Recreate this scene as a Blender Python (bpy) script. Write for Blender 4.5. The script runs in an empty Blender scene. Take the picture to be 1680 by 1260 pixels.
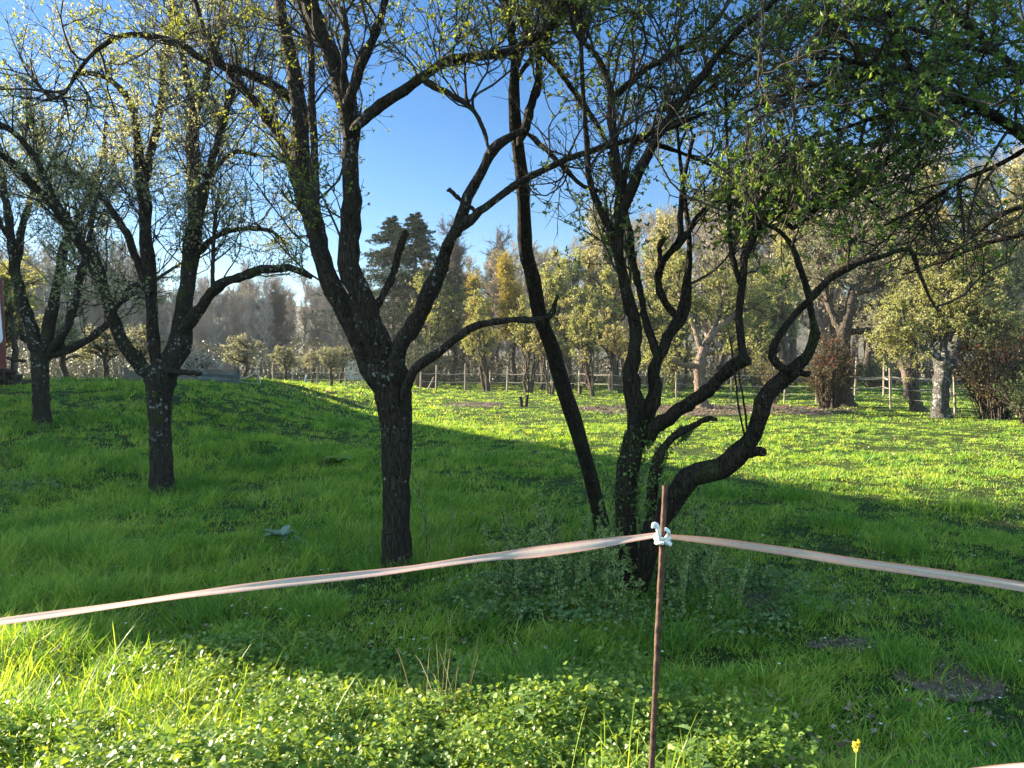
import bpy, math, random
import numpy as np
from mathutils import Vector, Matrix
R_ = math.radians
rng = np.random.default_rng(7)
random.seed(7)
scene = bpy.context.scene
C = scene.collection

# ------------------------------------------------------------------ camera, sky, sun, exposure
EYE = 1.65
F = 1260.0
PITCH = math.atan(30 / 1260.0)
cam_d = bpy.data.cameras.new('camera'); cam = bpy.data.objects.new('camera', cam_d); C.objects.link(cam)
cam.location = (0, 0, EYE); cam.rotation_euler = (R_(90) - PITCH, 0, 0)
cam_d.sensor_width = 36; cam_d.lens = 27.0; cam_d.clip_end = 2000; cam_d.clip_start = 0.05
scene.camera = cam
SUN_AZ = R_(67)          # left of the view direction
SUN_EL = R_(17)
world = bpy.data.worlds.new("World"); scene.world = world; world.use_nodes = True
wn = world.node_tree.nodes; wl = world.node_tree.links
bg = wn['Background']
sky = wn.new('ShaderNodeTexSky'); sky.sky_type = 'NISHITA'; sky.sun_disc = False
sky.sun_elevation = SUN_EL; sky.sun_rotation = -SUN_AZ
sky.air_density = 1.0; sky.dust_density = 0.15; sky.ozone_density = 3.0
hs = wn.new('ShaderNodeHueSaturation'); hs.inputs['Saturation'].default_value = 1.3; hs.inputs['Hue'].default_value = 0.507; hs.inputs['Value'].default_value = 0.5
wl.new(sky.outputs[0], hs.inputs['Color'])
# unseen bright cloud added behind the camera to lift the fill in the shade
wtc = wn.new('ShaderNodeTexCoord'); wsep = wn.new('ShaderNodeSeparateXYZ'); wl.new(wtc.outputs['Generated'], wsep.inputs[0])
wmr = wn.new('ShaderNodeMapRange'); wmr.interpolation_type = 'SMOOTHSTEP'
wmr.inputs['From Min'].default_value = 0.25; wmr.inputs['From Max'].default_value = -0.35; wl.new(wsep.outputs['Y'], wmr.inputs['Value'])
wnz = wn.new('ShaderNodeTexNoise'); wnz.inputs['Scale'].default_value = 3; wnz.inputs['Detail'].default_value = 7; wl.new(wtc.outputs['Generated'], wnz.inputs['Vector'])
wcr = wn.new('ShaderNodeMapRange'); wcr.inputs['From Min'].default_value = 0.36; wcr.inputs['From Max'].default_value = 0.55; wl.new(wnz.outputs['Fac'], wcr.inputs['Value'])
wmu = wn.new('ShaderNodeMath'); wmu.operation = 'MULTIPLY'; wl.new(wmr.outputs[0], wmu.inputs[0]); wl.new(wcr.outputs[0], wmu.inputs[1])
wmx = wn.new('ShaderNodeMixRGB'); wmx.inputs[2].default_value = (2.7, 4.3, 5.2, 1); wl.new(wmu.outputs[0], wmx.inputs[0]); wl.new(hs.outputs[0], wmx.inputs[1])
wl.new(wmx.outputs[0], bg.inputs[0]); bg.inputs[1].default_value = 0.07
sun_d = bpy.data.lights.new('sun', 'SUN'); sun = bpy.data.objects.new('sun', sun_d); C.objects.link(sun)
sun_d.energy = 5.0; sun_d.angle = R_(0.5); sun_d.color = (1.0, 0.86, 0.64)
to_sun = Vector((-math.sin(SUN_AZ) * math.cos(SUN_EL), math.cos(SUN_AZ) * math.cos(SUN_EL), math.sin(SUN_EL)))
sun.rotation_euler = to_sun.to_track_quat('Z', 'Y').to_euler()
scene.view_settings.view_transform = 'Standard'; scene.view_settings.look = 'None'
scene.view_settings.gamma = 1; scene.view_settings.exposure = 2.62
scene.cycles.max_bounces = 7; scene.cycles.diffuse_bounces = 5; scene.cycles.transmission_bounces = 4
scene.cycles.use_denoising = True
HAZE = True

# ------------------------------------------------------------------ pixel rays and terrain
cp, sp = math.cos(PITCH), math.sin(PITCH)
def P(px, py, d):
    x = (px - 840) / F; u = -(py - 630) / F
    v = np.array([x, cp + u * sp, -sp + u * cp])
    return np.array([0, 0, EYE]) + v * (d / v[1])

def _hash(ix, iy, s):
    n = np.sin(ix * 127.1 + iy * 311.7 + s * 74.7) * 43758.5453
    return n - np.floor(n)
def noise(x, y, s=0):
    x = np.asarray(x, float); y = np.asarray(y, float)
    ix = np.floor(x); iy = np.floor(y); fx = x - ix; fy = y - iy
    fx = fx * fx * (3 - 2 * fx); fy = fy * fy * (3 - 2 * fy)
    a = _hash(ix, iy, s); b = _hash(ix + 1, iy, s); c = _hash(ix, iy + 1, s); d = _hash(ix + 1, iy + 1, s)
    return (a * (1 - fx) + b * fx) * (1 - fy) + (c * (1 - fx) + d * fx) * fy
def ss(a, b, x):
    t = np.clip((x - a) / (b - a), 0, 1); return t * t * (3 - 2 * t)
def H(x, y):
    x = np.asarray(x, float); y = np.asarray(y, float)
    m = ss(7.0, 21.5, y) * ss(2.6, 8.6, -x - 0.04 * y)
    back = 1 - 0.75 * ss(26, 48, y)
    z = 1.14 * m * back
    z = z + 0.20 * np.exp(-(((x + 4.6) / 1.5) ** 2 + ((y - 14.0) / 1.3) ** 2))
    z = z + 0.10 * (noise(x * 0.35, y * 0.35, 3) - 0.5) * ss(4, 9, y) * (1 - ss(30, 60, y))
    z = z + 0.05 * (noise(x * 1.3, y * 1.3, 5) - 0.5)
    z = z + 0.20 * m * (noise(x * .8, y * .8, 15) - 0.5) * (1 - ss(17, 20, y))
    z = z + 0.022 * (noise(x * 4, y * 4, 9) - 0.5)
    z = z + 0.16 * np.exp(-(((x + 0.9) / 1.7) ** 2 + ((y - 2.4) / 0.7) ** 2))
    return z
def ground(px, py):
    d = 2.0
    while d < 260:
        p = P(px, py, d)
        if p[2] <= H(p[0], p[1]): return p
        d += 0.02 + d * 0.002
    return P(px, py, 260)
def on_ground(px, d):
    x = (px - 840) / F * d
    return np.array([x, d, float(H(x, d))])

# ------------------------------------------------------------------ materials
def mat(name):
    m = bpy.data.materials.new(name); m.use_nodes = True
    nt = m.node_tree; return m, nt.nodes, nt.links, nt.nodes['Principled BSDF'], nt.nodes['Material Output']
def ramp(n, stops):
    r = n.new('ShaderNodeValToRGB'); e = r.color_ramp.elements
    while len(e) > 1: e.remove(e[0])
    e[0].position = stops[0][0]; e[0].color = (*stops[0][1], 1)
    for p_, c_ in stops[1:]:
        k = e.new(p_); k.color = (*c_, 1)
    return r
def leaf_mat(name, cols, trans=0.5, tint=(1.25, 1.15, 0.55), rough=0.5, spec=0.3, patch=0.0, patch_scale=0.5):
    m, n, l, b, o = mat(name)
    at = n.new('ShaderNodeAttribute'); at.attribute_name = 'rnd'
    k = len(cols); r = ramp(n, [(i / (k - 1), c) for i, c in enumerate(cols)])
    src = at.outputs['Fac']
    if patch:
        tc = n.new('ShaderNodeTexCoord'); nz = n.new('ShaderNodeTexNoise'); nz.inputs['Scale'].default_value = patch_scale
        nz.inputs['Detail'].default_value = 3
        l.new(tc.outputs['Object'], nz.inputs['Vector'])
        ma = n.new('ShaderNodeMath'); ma.operation = 'MULTIPLY_ADD'
        l.new(nz.outputs['Fac'], ma.inputs[0]); ma.inputs[1].default_value = patch * 2
        ad = n.new('ShaderNodeMath'); ad.operation = 'SUBTRACT'; l.new(at.outputs['Fac'], ad.inputs[0]); ad.inputs[1].default_value = patch
        l.new(ad.outputs[0], ma.inputs[2]); src = ma.outputs[0]
    l.new(src, r.inputs[0])
    l.new(r.outputs[0], b.inputs['Base Color'])
    b.inputs['Roughness'].default_value = rough; b.inputs['Specular IOR Level'].default_value = spec
    if trans > 0:
        tr = n.new('ShaderNodeBsdfTranslucent'); mx = n.new('ShaderNodeMixRGB'); mx.blend_type = 'MULTIPLY'; mx.inputs[0].default_value = 1
        mx.inputs[2].default_value = (*tint, 1); l.new(r.outputs[0], mx.inputs[1]); l.new(mx.outputs[0], tr.inputs[0])
        ms = n.new('ShaderNodeMixShader'); ms.inputs[0].default_value = trans
        l.new(b.outputs[0], ms.inputs[1]); l.new(tr.outputs[0], ms.inputs[2]); l.new(ms.outputs[0], o.inputs[0])
    return m
def bark_mat(name, c1, c2, lichen=0.0, lc=(0.42, 0.43, 0.38), scale=1.0, moss=None, spot=30):
    m, n, l, b, o = mat(name)
    tc = n.new('ShaderNodeTexCoord')
    mp = n.new('ShaderNodeMapping'); mp.inputs['Scale'].default_value = (1, 1, 0.14); l.new(tc.outputs['Object'], mp.inputs[0])
    nz = n.new('ShaderNodeTexNoise'); nz.inputs['Scale'].default_value = 45 * scale; nz.inputs['Detail'].default_value = 6; nz.inputs['Roughness'].default_value = 0.65
    l.new(mp.outputs[0], nz.inputs['Vector'])
    vo = n.new('ShaderNodeTexVoronoi'); vo.feature = 'DISTANCE_TO_EDGE'; vo.inputs['Scale'].default_value = 62 * scale
    l.new(mp.outputs[0], vo.inputs['Vector'])
    r = ramp(n, [(0.3, c1), (0.72, c2)]); l.new(nz.outputs['Fac'], r.inputs[0])
    col = r.outputs[0]
    rc = ramp(n, [(0.0, (0.25, 0.25, 0.25)), (0.12, (1, 1, 1))]); l.new(vo.outputs['Distance'], rc.inputs[0])
    mm = n.new('ShaderNodeMixRGB'); mm.blend_type = 'MULTIPLY'; mm.inputs[0].default_value = 0.5
    l.new(col, mm.inputs[1]); l.new(rc.outputs[0], mm.inputs[2]); col = mm.outputs[0]
    if moss:
        n3 = n.new('ShaderNodeTexNoise'); n3.inputs['Scale'].default_value = 5 * scale; n3.inputs['Detail'].default_value = 5
        l.new(tc.outputs['Object'], n3.inputs['Vector'])
        r3 = ramp(n, [(0.56, (0, 0, 0)), (0.68, (0.8, 0.8, 0.8))]); l.new(n3.outputs['Fac'], r3.inputs[0])
        m3 = n.new('ShaderNodeMixRGB'); m3.inputs[2].default_value = (*moss, 1); l.new(r3.outputs[0], m3.inputs[0]); l.new(col, m3.inputs[1]); col = m3.outputs[0]
    if lichen > 0:
        v2 = n.new('ShaderNodeTexVoronoi'); v2.inputs['Scale'].default_value = spot; v2.inputs['Randomness'].default_value = 1
        n2 = n.new('ShaderNodeTexNoise'); n2.inputs['Scale'].default_value = spot * 2.5; n2.inputs['Detail'].default_value = 3
        wv = n.new('ShaderNodeMixRGB'); wv.blend_type = 'ADD'; wv.inputs[0].default_value = 0.06
        l.new(tc.outputs['Object'], wv.inputs[1]); l.new(n2.outputs['Color'], wv.inputs[2]); l.new(wv.outputs[0], v2.inputs['Vector'])
        l.new(tc.outputs['Object'], n2.inputs['Vector'])
        # spot radius differs from cell to cell
        sep = n.new('ShaderNodeSeparateColor'); l.new(v2.outputs['Color'], sep.inputs[0])
        n4 = n.new('ShaderNodeTexNoise'); n4.inputs['Scale'].default_value = 3.0; l.new(tc.outputs['Object'], n4.inputs['Vector'])
        n4.inputs['Detail'].default_value = 4; p4 = ramp(n, [(.42, (0, 0, 0)), (.62, (.75, .75, .75))]); l.new(n4.outputs['Fac'], p4.inputs[0]); mu = n.new('ShaderNodeMath'); mu.operation = 'MULTIPLY'; l.new(sep.outputs[0], mu.inputs[0]); l.new(p4.outputs[0], mu.inputs[1])
        th = n.new('ShaderNodeMath'); th.operation = 'MULTIPLY'; l.new(mu.outputs[0], th.inputs[0]); th.inputs[1].default_value = lichen * 1.6
        lt = n.new('ShaderNodeMath'); lt.operation = 'LESS_THAN'; l.new(v2.outputs['Distance'], lt.inputs[0]); l.new(th.outputs[0], lt.inputs[1])
        gt = n.new('ShaderNodeMath'); gt.operation = 'GREATER_THAN'; l.new(sep.outputs[0], gt.inputs[0]); gt.inputs[1].default_value = 0.55
        an = n.new('ShaderNodeMath'); an.operation = 'MULTIPLY'; l.new(lt.outputs[0], an.inputs[0]); l.new(gt.outputs[0], an.inputs[1])
        mx = n.new('ShaderNodeMixRGB'); l.new(an.outputs[0], mx.inputs[0]); l.new(col, mx.inputs[1])
        rl = ramp(n, [(0.0, tuple(c * 0.55 for c in lc)), (1.0, lc)]); l.new(sep.outputs[1], rl.inputs[0]); l.new(rl.outputs[0], mx.inputs[2])
        col = mx.outputs[0]
    l.new(col, b.inputs['Base Color']); b.inputs['Roughness'].default_value = 0.9; b.inputs['Specular IOR Level'].default_value = 0.15
    ad = n.new('ShaderNodeMath'); ad.operation = 'ADD'; l.new(nz.outputs['Fac'], ad.inputs[0]); l.new(rc.outputs[0], ad.inputs[1])
    bp = n.new('ShaderNodeBump'); bp.inputs['Strength'].default_value = 1.0; bp.inputs['Distance'].default_value = 0.035 / scale
    l.new(ad.outputs[0], bp.inputs['Height']); l.new(bp.outputs[0], b.inputs['Normal'])
    return m
def simple(name, c1, c2, scale=8, rough=0.7, metal=0.0, bump=0.2, stretch=(1, 1, 1), spec=0.3):
    m, n, l, b, o = mat(name)
    tc = n.new('ShaderNodeTexCoord'); mp = n.new('ShaderNodeMapping'); mp.inputs['Scale'].default_value = stretch
    nz = n.new('ShaderNodeTexNoise'); nz.inputs['Scale'].default_value = scale; nz.inputs['Detail'].default_value = 5
    l.new(tc.outputs['Object'], mp.inputs[0]); l.new(mp.outputs[0], nz.inputs['Vector'])
    r = ramp(n, [(0.32, c1), (0.68, c2)]); l.new(nz.outputs['Fac'], r.inputs[0]); l.new(r.outputs[0], b.inputs['Base Color'])
    b.inputs['Roughness'].default_value = rough; b.inputs['Metallic'].default_value = metal; b.inputs['Specular IOR Level'].default_value = spec
    if bump:
        bp = n.new('ShaderNodeBump'); bp.inputs['Strength'].default_value = bump; bp.inputs['Distance'].default_value = 0.01
        l.new(nz.outputs['Fac'], bp.inputs['Height']); l.new(bp.outputs[0], b.inputs['Normal'])
    return m

# ------------------------------------------------------------------ mesh helpers
class Buf:
    def __init__(s): s.V = []; s.T = []; s.Q = []; s.A = []; s.n = 0
    def add(s, V, tris=None, quads=None, rnd=None):
        V = np.asarray(V, float).reshape(-1, 3)
        if tris is not None and len(tris): s.T.append(np.asarray(tris).reshape(-1, 3) + s.n)
        if quads is not None and len(quads): s.Q.append(np.asarray(quads).reshape(-1, 4) + s.n)
        s.V.append(V); s.A.append(np.full(len(V), 0.5) if rnd is None else np.asarray(rnd, float)); s.n += len(V)
    def build(s, name, m, parent=None, smooth=True, origin=None):
        V = np.concatenate(s.V) if s.V else np.zeros((0, 3))
        if origin is not None: V = V - np.asarray(origin)
        T = np.concatenate(s.T) if s.T else np.zeros((0, 3), int); Q = np.concatenate(s.Q) if s.Q else np.zeros((0, 4), int)
        me = bpy.data.meshes.new(name)
        me.vertices.add(len(V)); me.vertices.foreach_set('co', V.astype(np.float32).ravel())
        nl = len(T) * 3 + len(Q) * 4; me.loops.add(nl)
        me.loops.foreach_set('vertex_index', np.concatenate([T.ravel(), Q.ravel()]).astype(np.int32))
        me.polygons.add(len(T) + len(Q))
        st = np.concatenate([np.arange(len(T)) * 3, len(T) * 3 + np.arange(len(Q)) * 4]).astype(np.int32)
        me.polygons.foreach_set('loop_start', st)
        me.update(calc_edges=True)
        me.polygons.foreach_set('use_smooth', np.full(len(T) + len(Q), smooth))
        a = me.attributes.new('rnd', 'FLOAT', 'POINT'); a.data.foreach_set('value', np.concatenate(s.A).astype(np.float32))
        me.materials.append(m)
        o = bpy.data.objects.new(name, me); C.objects.link(o)
        if parent is not None: o.parent = parent
        elif origin is not None: o.location = origin
        return o
def norm(v): return v / np.maximum(np.linalg.norm(v, axis=-1, keepdims=True), 1e-9)
def tubes(buf, Pt, Rd, sides=5, rough=0.0, cap=False, rnd=None, lobes=None):
    Pt = np.asarray(Pt, float); Rd = np.asarray(Rd, float)
    if Pt.ndim == 2: Pt = Pt[None]; Rd = Rd[None]
    N, K, _ = Pt.shape
    if N == 0: return
    t = norm(np.gradient(Pt, axis=1))
    mt = norm(t.mean(1)); ref = np.where(np.abs(mt[:, 2:3]) > 0.8, np.array([[1., 0, 0]]), np.array([[0, 0, 1.]]))
    u = norm(np.cross(t, ref[:, None, :])); v = np.cross(t, u)
    a = np.arange(sides) / sides * 2 * np.pi
    rr = Rd[:, :, None]
    if rough: rr = rr * (1 + rough * rng.normal(size=(N, K, sides)))
    if lobes is not None: rr = rr * (1 + lobes[None, :, None] * (np.cos(5 * a + 1.3) + .7 * np.cos(3 * a)))
    V = Pt[:, :, None, :] + (rr * np.cos(a))[..., None] * u[:, :, None, :] + (rr * np.sin(a))[..., None] * v[:, :, None, :]
    i = np.arange(N)[:, None, None] * K * sides; k = np.arange(K - 1)[None, :, None] * sides; j = np.arange(sides)[None, None, :]; j2 = (j + 1) % sides
    q = np.stack([i + k + j, i + k + j2, i + k + sides + j2, i + k + sides + j], -1).reshape(-1, 4)
    r = np.repeat(rng.random(N), K * sides) if rnd is None else np.full(N * K * sides, rnd)
    buf.add(V, quads=q, rnd=r)
    if cap:
        for n_ in range(N):
            for e in (0, K - 1):
                ring = V[n_, e]; c = ring.mean(0); VV = np.vstack([ring, c[None]])
                tr = [(x, (x + 1) % sides, sides) for x in range(sides)]
                if e == 0: tr = [(b_, a_, c_) for a_, b_, c_ in tr]
                buf.add(VV, tris=tr)
def smooth_line(pts, K):
    pts = np.asarray(pts, float); n = len(pts)
    if n == 2: 
        t = np.linspace(0, 1, K)[:, None]; return pts[0] * (1 - t) + pts[1] * t
    ext = np.vstack([2 * pts[0] - pts[1], pts, 2 * pts[-1] - pts[-2]])
    s = np.linspace(0, n - 1 - 1e-6, K); i = s.astype(int); f = (s - i)[:, None]
    p0, p1, p2, p3 = ext[i], ext[i + 1], ext[i + 2], ext[i + 3]
    return 0.5 * ((2 * p1) + (-p0 + p2) * f + (2 * p0 - 5 * p1 + 4 * p2 - p3) * f * f + (-p0 + 3 * p1 - 3 * p2 + p3) * f ** 3)
def kids(Pp, Rp, n, L, tmin=0.15, ang=(30, 70), up=0.2, K=6, wig=0.25, rk=0.6, r0=None, r1=0.001, trop=0.05, taper_len=0.5, tmax=1.0):
    """n children per parent (int or array). returns points, radii"""
    N, Kp, _ = Pp.shape
    cnt = np.full(N, n) if np.isscalar(n) else np.asarray(n)
    idx = np.repeat(np.arange(N), cnt); M = len(idx)
    if M == 0: return np.zeros((0, K, 3)), np.zeros((0, K))
    t = tmin + (tmax - tmin) * rng.random(M); s = t * (Kp - 1) * 0.999; i = s.astype(int); f = (s - i)[:, None]
    p = Pp[idx, i] * (1 - f) + Pp[idx, i + 1] * f; tg = norm(Pp[idx, i + 1] - Pp[idx, i])
    pr = Rp[idx, i] * (1 - f[:, 0]) + Rp[idx, i + 1] * f[:, 0]
    perp = norm(np.cross(tg, rng.normal(size=(M, 3))))
    a = np.radians(rng.uniform(*ang, M))[:, None]
    d = norm(np.cos(a) * tg + np.sin(a) * perp + np.array([0, 0, up]))
    ln = rng.uniform(L[0], L[1], M) * (1 - taper_len * t)
    step = ln / (K - 1); pts = [p]
    for _ in range(K - 1):
        d = norm(d + wig * rng.normal(size=(M, 3)) * 0.6 + np.array([0, 0, trop])); p = p + d * step[:, None]; pts.append(p)
    Q = np.stack(pts, 1)
    rs = np.maximum(pr * rk, r1) if r0 is None else np.minimum(pr * 0.8, r0 * rng.uniform(0.7, 1.3, M))
    Rr = rs[:, None] * (1 - np.linspace(0, 1, K)[None]) ** 0.7 + r1
    return Q, Rr
def leaves(buf, pos, dr, size, width=0.5, fold=0.25, flat=0.0, rnd=None, droop=0.0):
    N = len(pos)
    if N == 0: return
    dr = norm(dr); nr = norm(rng.normal(size=(N, 3)) * (1 - flat) + np.array([0, 0, 1.0]) * (0.25 + flat * 2))
    sd = norm(np.cross(dr, nr)); up = np.cross(sd, dr); s = np.asarray(size)[:, None]
    b = pos; L_ = pos + dr * s * 0.45 + sd * s * width * 0.5 + up * s * fold * 0.35
    Rr = pos + dr * s * 0.45 - sd * s * width * 0.5 + up * s * fold * 0.35
    tip = pos + dr * s - up * s * droop
    V = np.stack([b, Rr, tip, L_], 1)
    i = np.arange(N)[:, None] * 4
    T = np.stack([i + 0, i + 1, i + 2, i + 0, i + 2, i + 3], -1).reshape(-1, 3)
    r = rng.random(N) if rnd is None else rnd
    buf.add(V, tris=T, rnd=np.repeat(r, 4))
def twig_leaves(buf, Q, per, size, cluster=3, spread=0.6, tmin=0.2, width=0.5, up=0.2, droop=0.0, flat=0.0):
    """clusters of leaves along twigs Q"""
    N, K, _ = Q.shape
    if N == 0: return
    M = N * per; idx = np.repeat(np.arange(N), per)
    s = (tmin + (1 - tmin) * rng.random(M)) * (K - 1) * 0.999; i = s.astype(int); f = (s - i)[:, None]
    p = Q[idx, i] * (1 - f) + Q[idx, i + 1] * f; tg = norm(Q[idx, i + 1] - Q[idx, i])
    pr = np.repeat(rng.random(M), cluster)
    p = np.repeat(p, cluster, 0); tg = np.repeat(tg, cluster, 0)
    d = tg * (1 - spread) + norm(rng.normal(size=(M * cluster, 3))) * spread + np.array([0, 0, up])
    sz = rng.uniform(size[0], size[1], M * cluster)
    r = np.clip(0.6 * pr + 0.4 * rng.random(M * cluster), 0, 1)
    leaves(buf, p, d, sz, width=width, rnd=r, droop=droop, flat=flat)

# ------------------------------------------------------------------ tagging
def tag(o, label=None, cat=None, group=None, kind=None):
    if label: o['label'] = label
    if cat: o['category'] = cat
    if group: o['group'] = group
    if kind: o['kind'] = kind
    return o
def empty(name, loc, rz=0.0):
    o = bpy.data.objects.new(name, None); C.objects.link(o); o.location = tuple(float(v) for v in loc); o.rotation_euler = (0, 0, rz)
    o.empty_display_size = 0.2
    return o
def copy_tree(o, parent=None):
    c = o.copy(); C.objects.link(c)
    if parent is not None: c.parent = parent
    for ch in list(o.children): copy_tree(ch, c)
    return c
def box(buf, c, s, rz=0.0, tilt=0.0):
    x, y, z = [v / 2 for v in s]
    V = np.array([(-x, -y, -z), (x, -y, -z), (x, y, -z), (-x, y, -z), (-x, -y, z), (x, -y, z), (x, y, z), (-x, y, z)])
    if tilt: V = V @ np.array(Matrix.Rotation(tilt, 3, 'Y')).T
    if rz: V = V @ np.array(Matrix.Rotation(rz, 3, 'Z')).T
    q = [(0, 3, 2, 1), (4, 5, 6, 7), (0, 1, 5, 4), (1, 2, 6, 5), (2, 3, 7, 6), (3, 0, 4, 7)]
    # separate faces so that shading stays crisp
    VV = np.concatenate([V[list(f)] for f in q]); Q = np.arange(24).reshape(6, 4)
    buf.add(VV + np.asarray(c), quads=Q)

# ------------------------------------------------------------------ palettes
M_bark_dark = bark_mat('bark_dark_lichen', (0.02, 0.015, 0.012), (0.075, 0.057, 0.044), 0.4, (0.27, 0.28, 0.25), moss=None, spot=26)
M_bark_t2 = bark_mat('bark_grey_lichen', (0.024, 0.019, 0.015), (0.08, 0.064, 0.052), 0.5, (0.34, 0.35, 0.32), moss=(0.06, 0.07, 0.015), spot=24)
M_bark_brown = bark_mat('bark_brown', (0.016, 0.012, 0.009), (0.06, 0.044, 0.032), 0.22, (0.22, 0.24, 0.2), moss=(0.05, 0.055, 0.02))
M_bark_pink = bark_mat('bark_pale_pink', (0.16, 0.115, 0.09), (0.36, 0.27, 0.215), 0.3, (0.45, 0.42, 0.38), scale=0.5)
M_bark_lichen = bark_mat('bark_lichen_grey', (0.06, 0.055, 0.05), (0.2, 0.19, 0.175), 0.75, (0.5, 0.5, 0.5), scale=0.6, spot=14)
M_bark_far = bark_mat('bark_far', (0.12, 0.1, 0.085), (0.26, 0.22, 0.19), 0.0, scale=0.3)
M_bark_mid = bark_mat('bark_mid', (0.07, 0.055, 0.042), (0.17, 0.135, 0.105), 0.0, scale=0.3)
M_twig = simple('twig_bark', (0.022, 0.017, 0.013), (0.065, 0.05, 0.038), 20, 0.85, bump=0)

# ------------------------------------------------------------------ ground
def make_terrain():
    xs = np.concatenate([-np.geomspace(260, 14, 40), np.linspace(-13.8, 13.8, 240), np.geomspace(14, 260, 40)])
    ys = np.concatenate([np.linspace(-30, 0.9, 16), np.linspace(1.0, 30, 260), np.geomspace(30.3, 420, 70)])
    X, Y = np.meshgrid(xs, ys); Z = H(X, Y)
    V = np.stack([X, Y, Z], -1).reshape(-1, 3); nx = len(xs); ny = len(ys)
    i, j = np.meshgrid(np.arange(nx - 1), np.arange(ny - 1)); a = (j * nx + i).ravel()
    b = Buf(); b.add(V, quads=np.stack([a, a + 1, a + nx + 1, a + nx], 1))
    m, n, l, bs, o = mat('meadow_ground')
    tc = n.new('ShaderNodeTexCoord')
    n1 = n.new('ShaderNodeTexNoise'); n1.inputs['Scale'].default_value = 0.6; n1.inputs['Detail'].default_value = 8; n1.inputs['Roughness'].default_value = 0.7
    n2 = n.new('ShaderNodeTexNoise'); n2.inputs['Scale'].default_value = 14; n2.inputs['Detail'].default_value = 6; n2.inputs['Roughness'].default_value = 0.75
    l.new(tc.outputs['Object'], n1.inputs['Vector']); l.new(tc.outputs['Object'], n2.inputs['Vector'])
    r1 = ramp(n, [(0.3, (0.03, 0.05, 0.014)), (0.55, (0.055, 0.085, 0.02)), (0.75, (0.085, 0.10, 0.03))])
    l.new(n1.outputs['Fac'], r1.inputs[0])
    r2 = ramp(n, [(0.3, (0.35, 0.35, 0.3)), (0.6, (1.0, 1.0, 1.0)), (0.8, (1.2, 1.15, 0.95))]); l.new(n2.outputs['Fac'], r2.inputs[0])
    mm = n.new('ShaderNodeMixRGB'); mm.blend_type = 'MULTIPLY'; mm.inputs[0].default_value = 1; l.new(r1.outputs[0], mm.inputs[1]); l.new(r2.outputs[0], mm.inputs[2])
    l.new(mm.outputs[0], bs.inputs['Base Color']); bs.inputs['Roughness'].default_value = 0.95; bs.inputs['Specular IOR Level'].default_value = 0.1
    bp = n.new('ShaderNodeBump'); bp.inputs['Strength'].default_value = 1; bp.inputs['Distance'].default_value = 0.06
    l.new(n2.outputs['Fac'], bp.inputs['Height']); l.new(bp.outputs[0], bs.inputs['Normal'])
    g = b.build('ground', m)
    tag(g, 'green meadow ground rising to a low mound at the orchard edge', 'ground', kind='structure')
make_terrain()

# bare patches: (px, py, half width px, half height px) turned into world ellipses
BARE = []
for (cx, cy, hw, hh) in [(1180, 674, 215, 9), (780, 664, 50, 4), (1275, 990, 70, 20), (1545, 1120, 90, 36), (1390, 1062, 60, 13), (1245, 1150, 50, 15)]:
    c = ground(cx, cy); e = ground(cx + hw, cy); f0 = ground(cx, cy + hh); f1 = ground(cx, cy - hh)
    BARE.append((c[0], (f0[1] + f1[1]) / 2, abs(e[0] - c[0]), abs(f1[1] - f0[1]) / 2))
def bare_mask(x, y):
    k = np.zeros_like(x)
    for (cx, cy, rx, ry) in BARE:
        q = ((x - cx) / rx) ** 2 + ((y - cy) / ry) ** 2 + 1.5 * (noise(x * 3 / max(rx, .4), y * 3 / max(ry, .4), 21) - 0.5)
        k = np.maximum(k, 1 - ss(0.6, 1.25, q))
    return k
M_soil = simple('bare_soil', (0.05, 0.036, 0.027), (0.15, 0.105, 0.078), 14, 0.95, bump=0.8)
M_litter = leaf_mat('leaf_litter', [(0.05, 0.03, 0.02), (0.13, 0.08, 0.05), (0.2, 0.15, 0.1), (0.3, 0.27, 0.2)], trans=0.0)
for k, (cx, cy, rx, ry) in enumerate(BARE):
    b = Buf(); nr_, na = 7, 40; V = [(cx, cy)]
    for i in range(1, nr_ + 1):
        for j in range(na):
            a = j / na * 2 * math.pi; q = i / nr_ * (1.0 + 0.22 * (float(noise(math.cos(a) * 2 + 5 * k, math.sin(a) * 2, 31)) - 0.5) * 2)
            V.append((cx + rx * q * math.cos(a), cy + ry * q * math.sin(a)))
    V = np.array(V); Z = H(V[:, 0], V[:, 1]) + 0.008
    T = [(0, 1 + j, 1 + (j + 1) % na) for j in range(na)]
    Q = [(1 + (i - 1) * na + j, 1 + i * na + j, 1 + i * na + (j + 1) % na, 1 + (i - 1) * na + (j + 1) % na) for i in range(1, nr_) for j in range(na)]
    b.add(np.column_stack([V, Z]), tris=T, quads=Q)
    o = b.build('bare_soil', M_soil)
    tag(o, ['brown bare earth strip under the pale-barked tree', 'thin worn patch in the sunlit meadow', 'bare earth beside the undergrowth of the many-stemmed tree',
            'large patch of dry bare earth in the shaded grass', 'small bare patch in the shaded grass', 'narrow bare patch near the rusty post'][k], 'soil', kind='structure')
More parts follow.
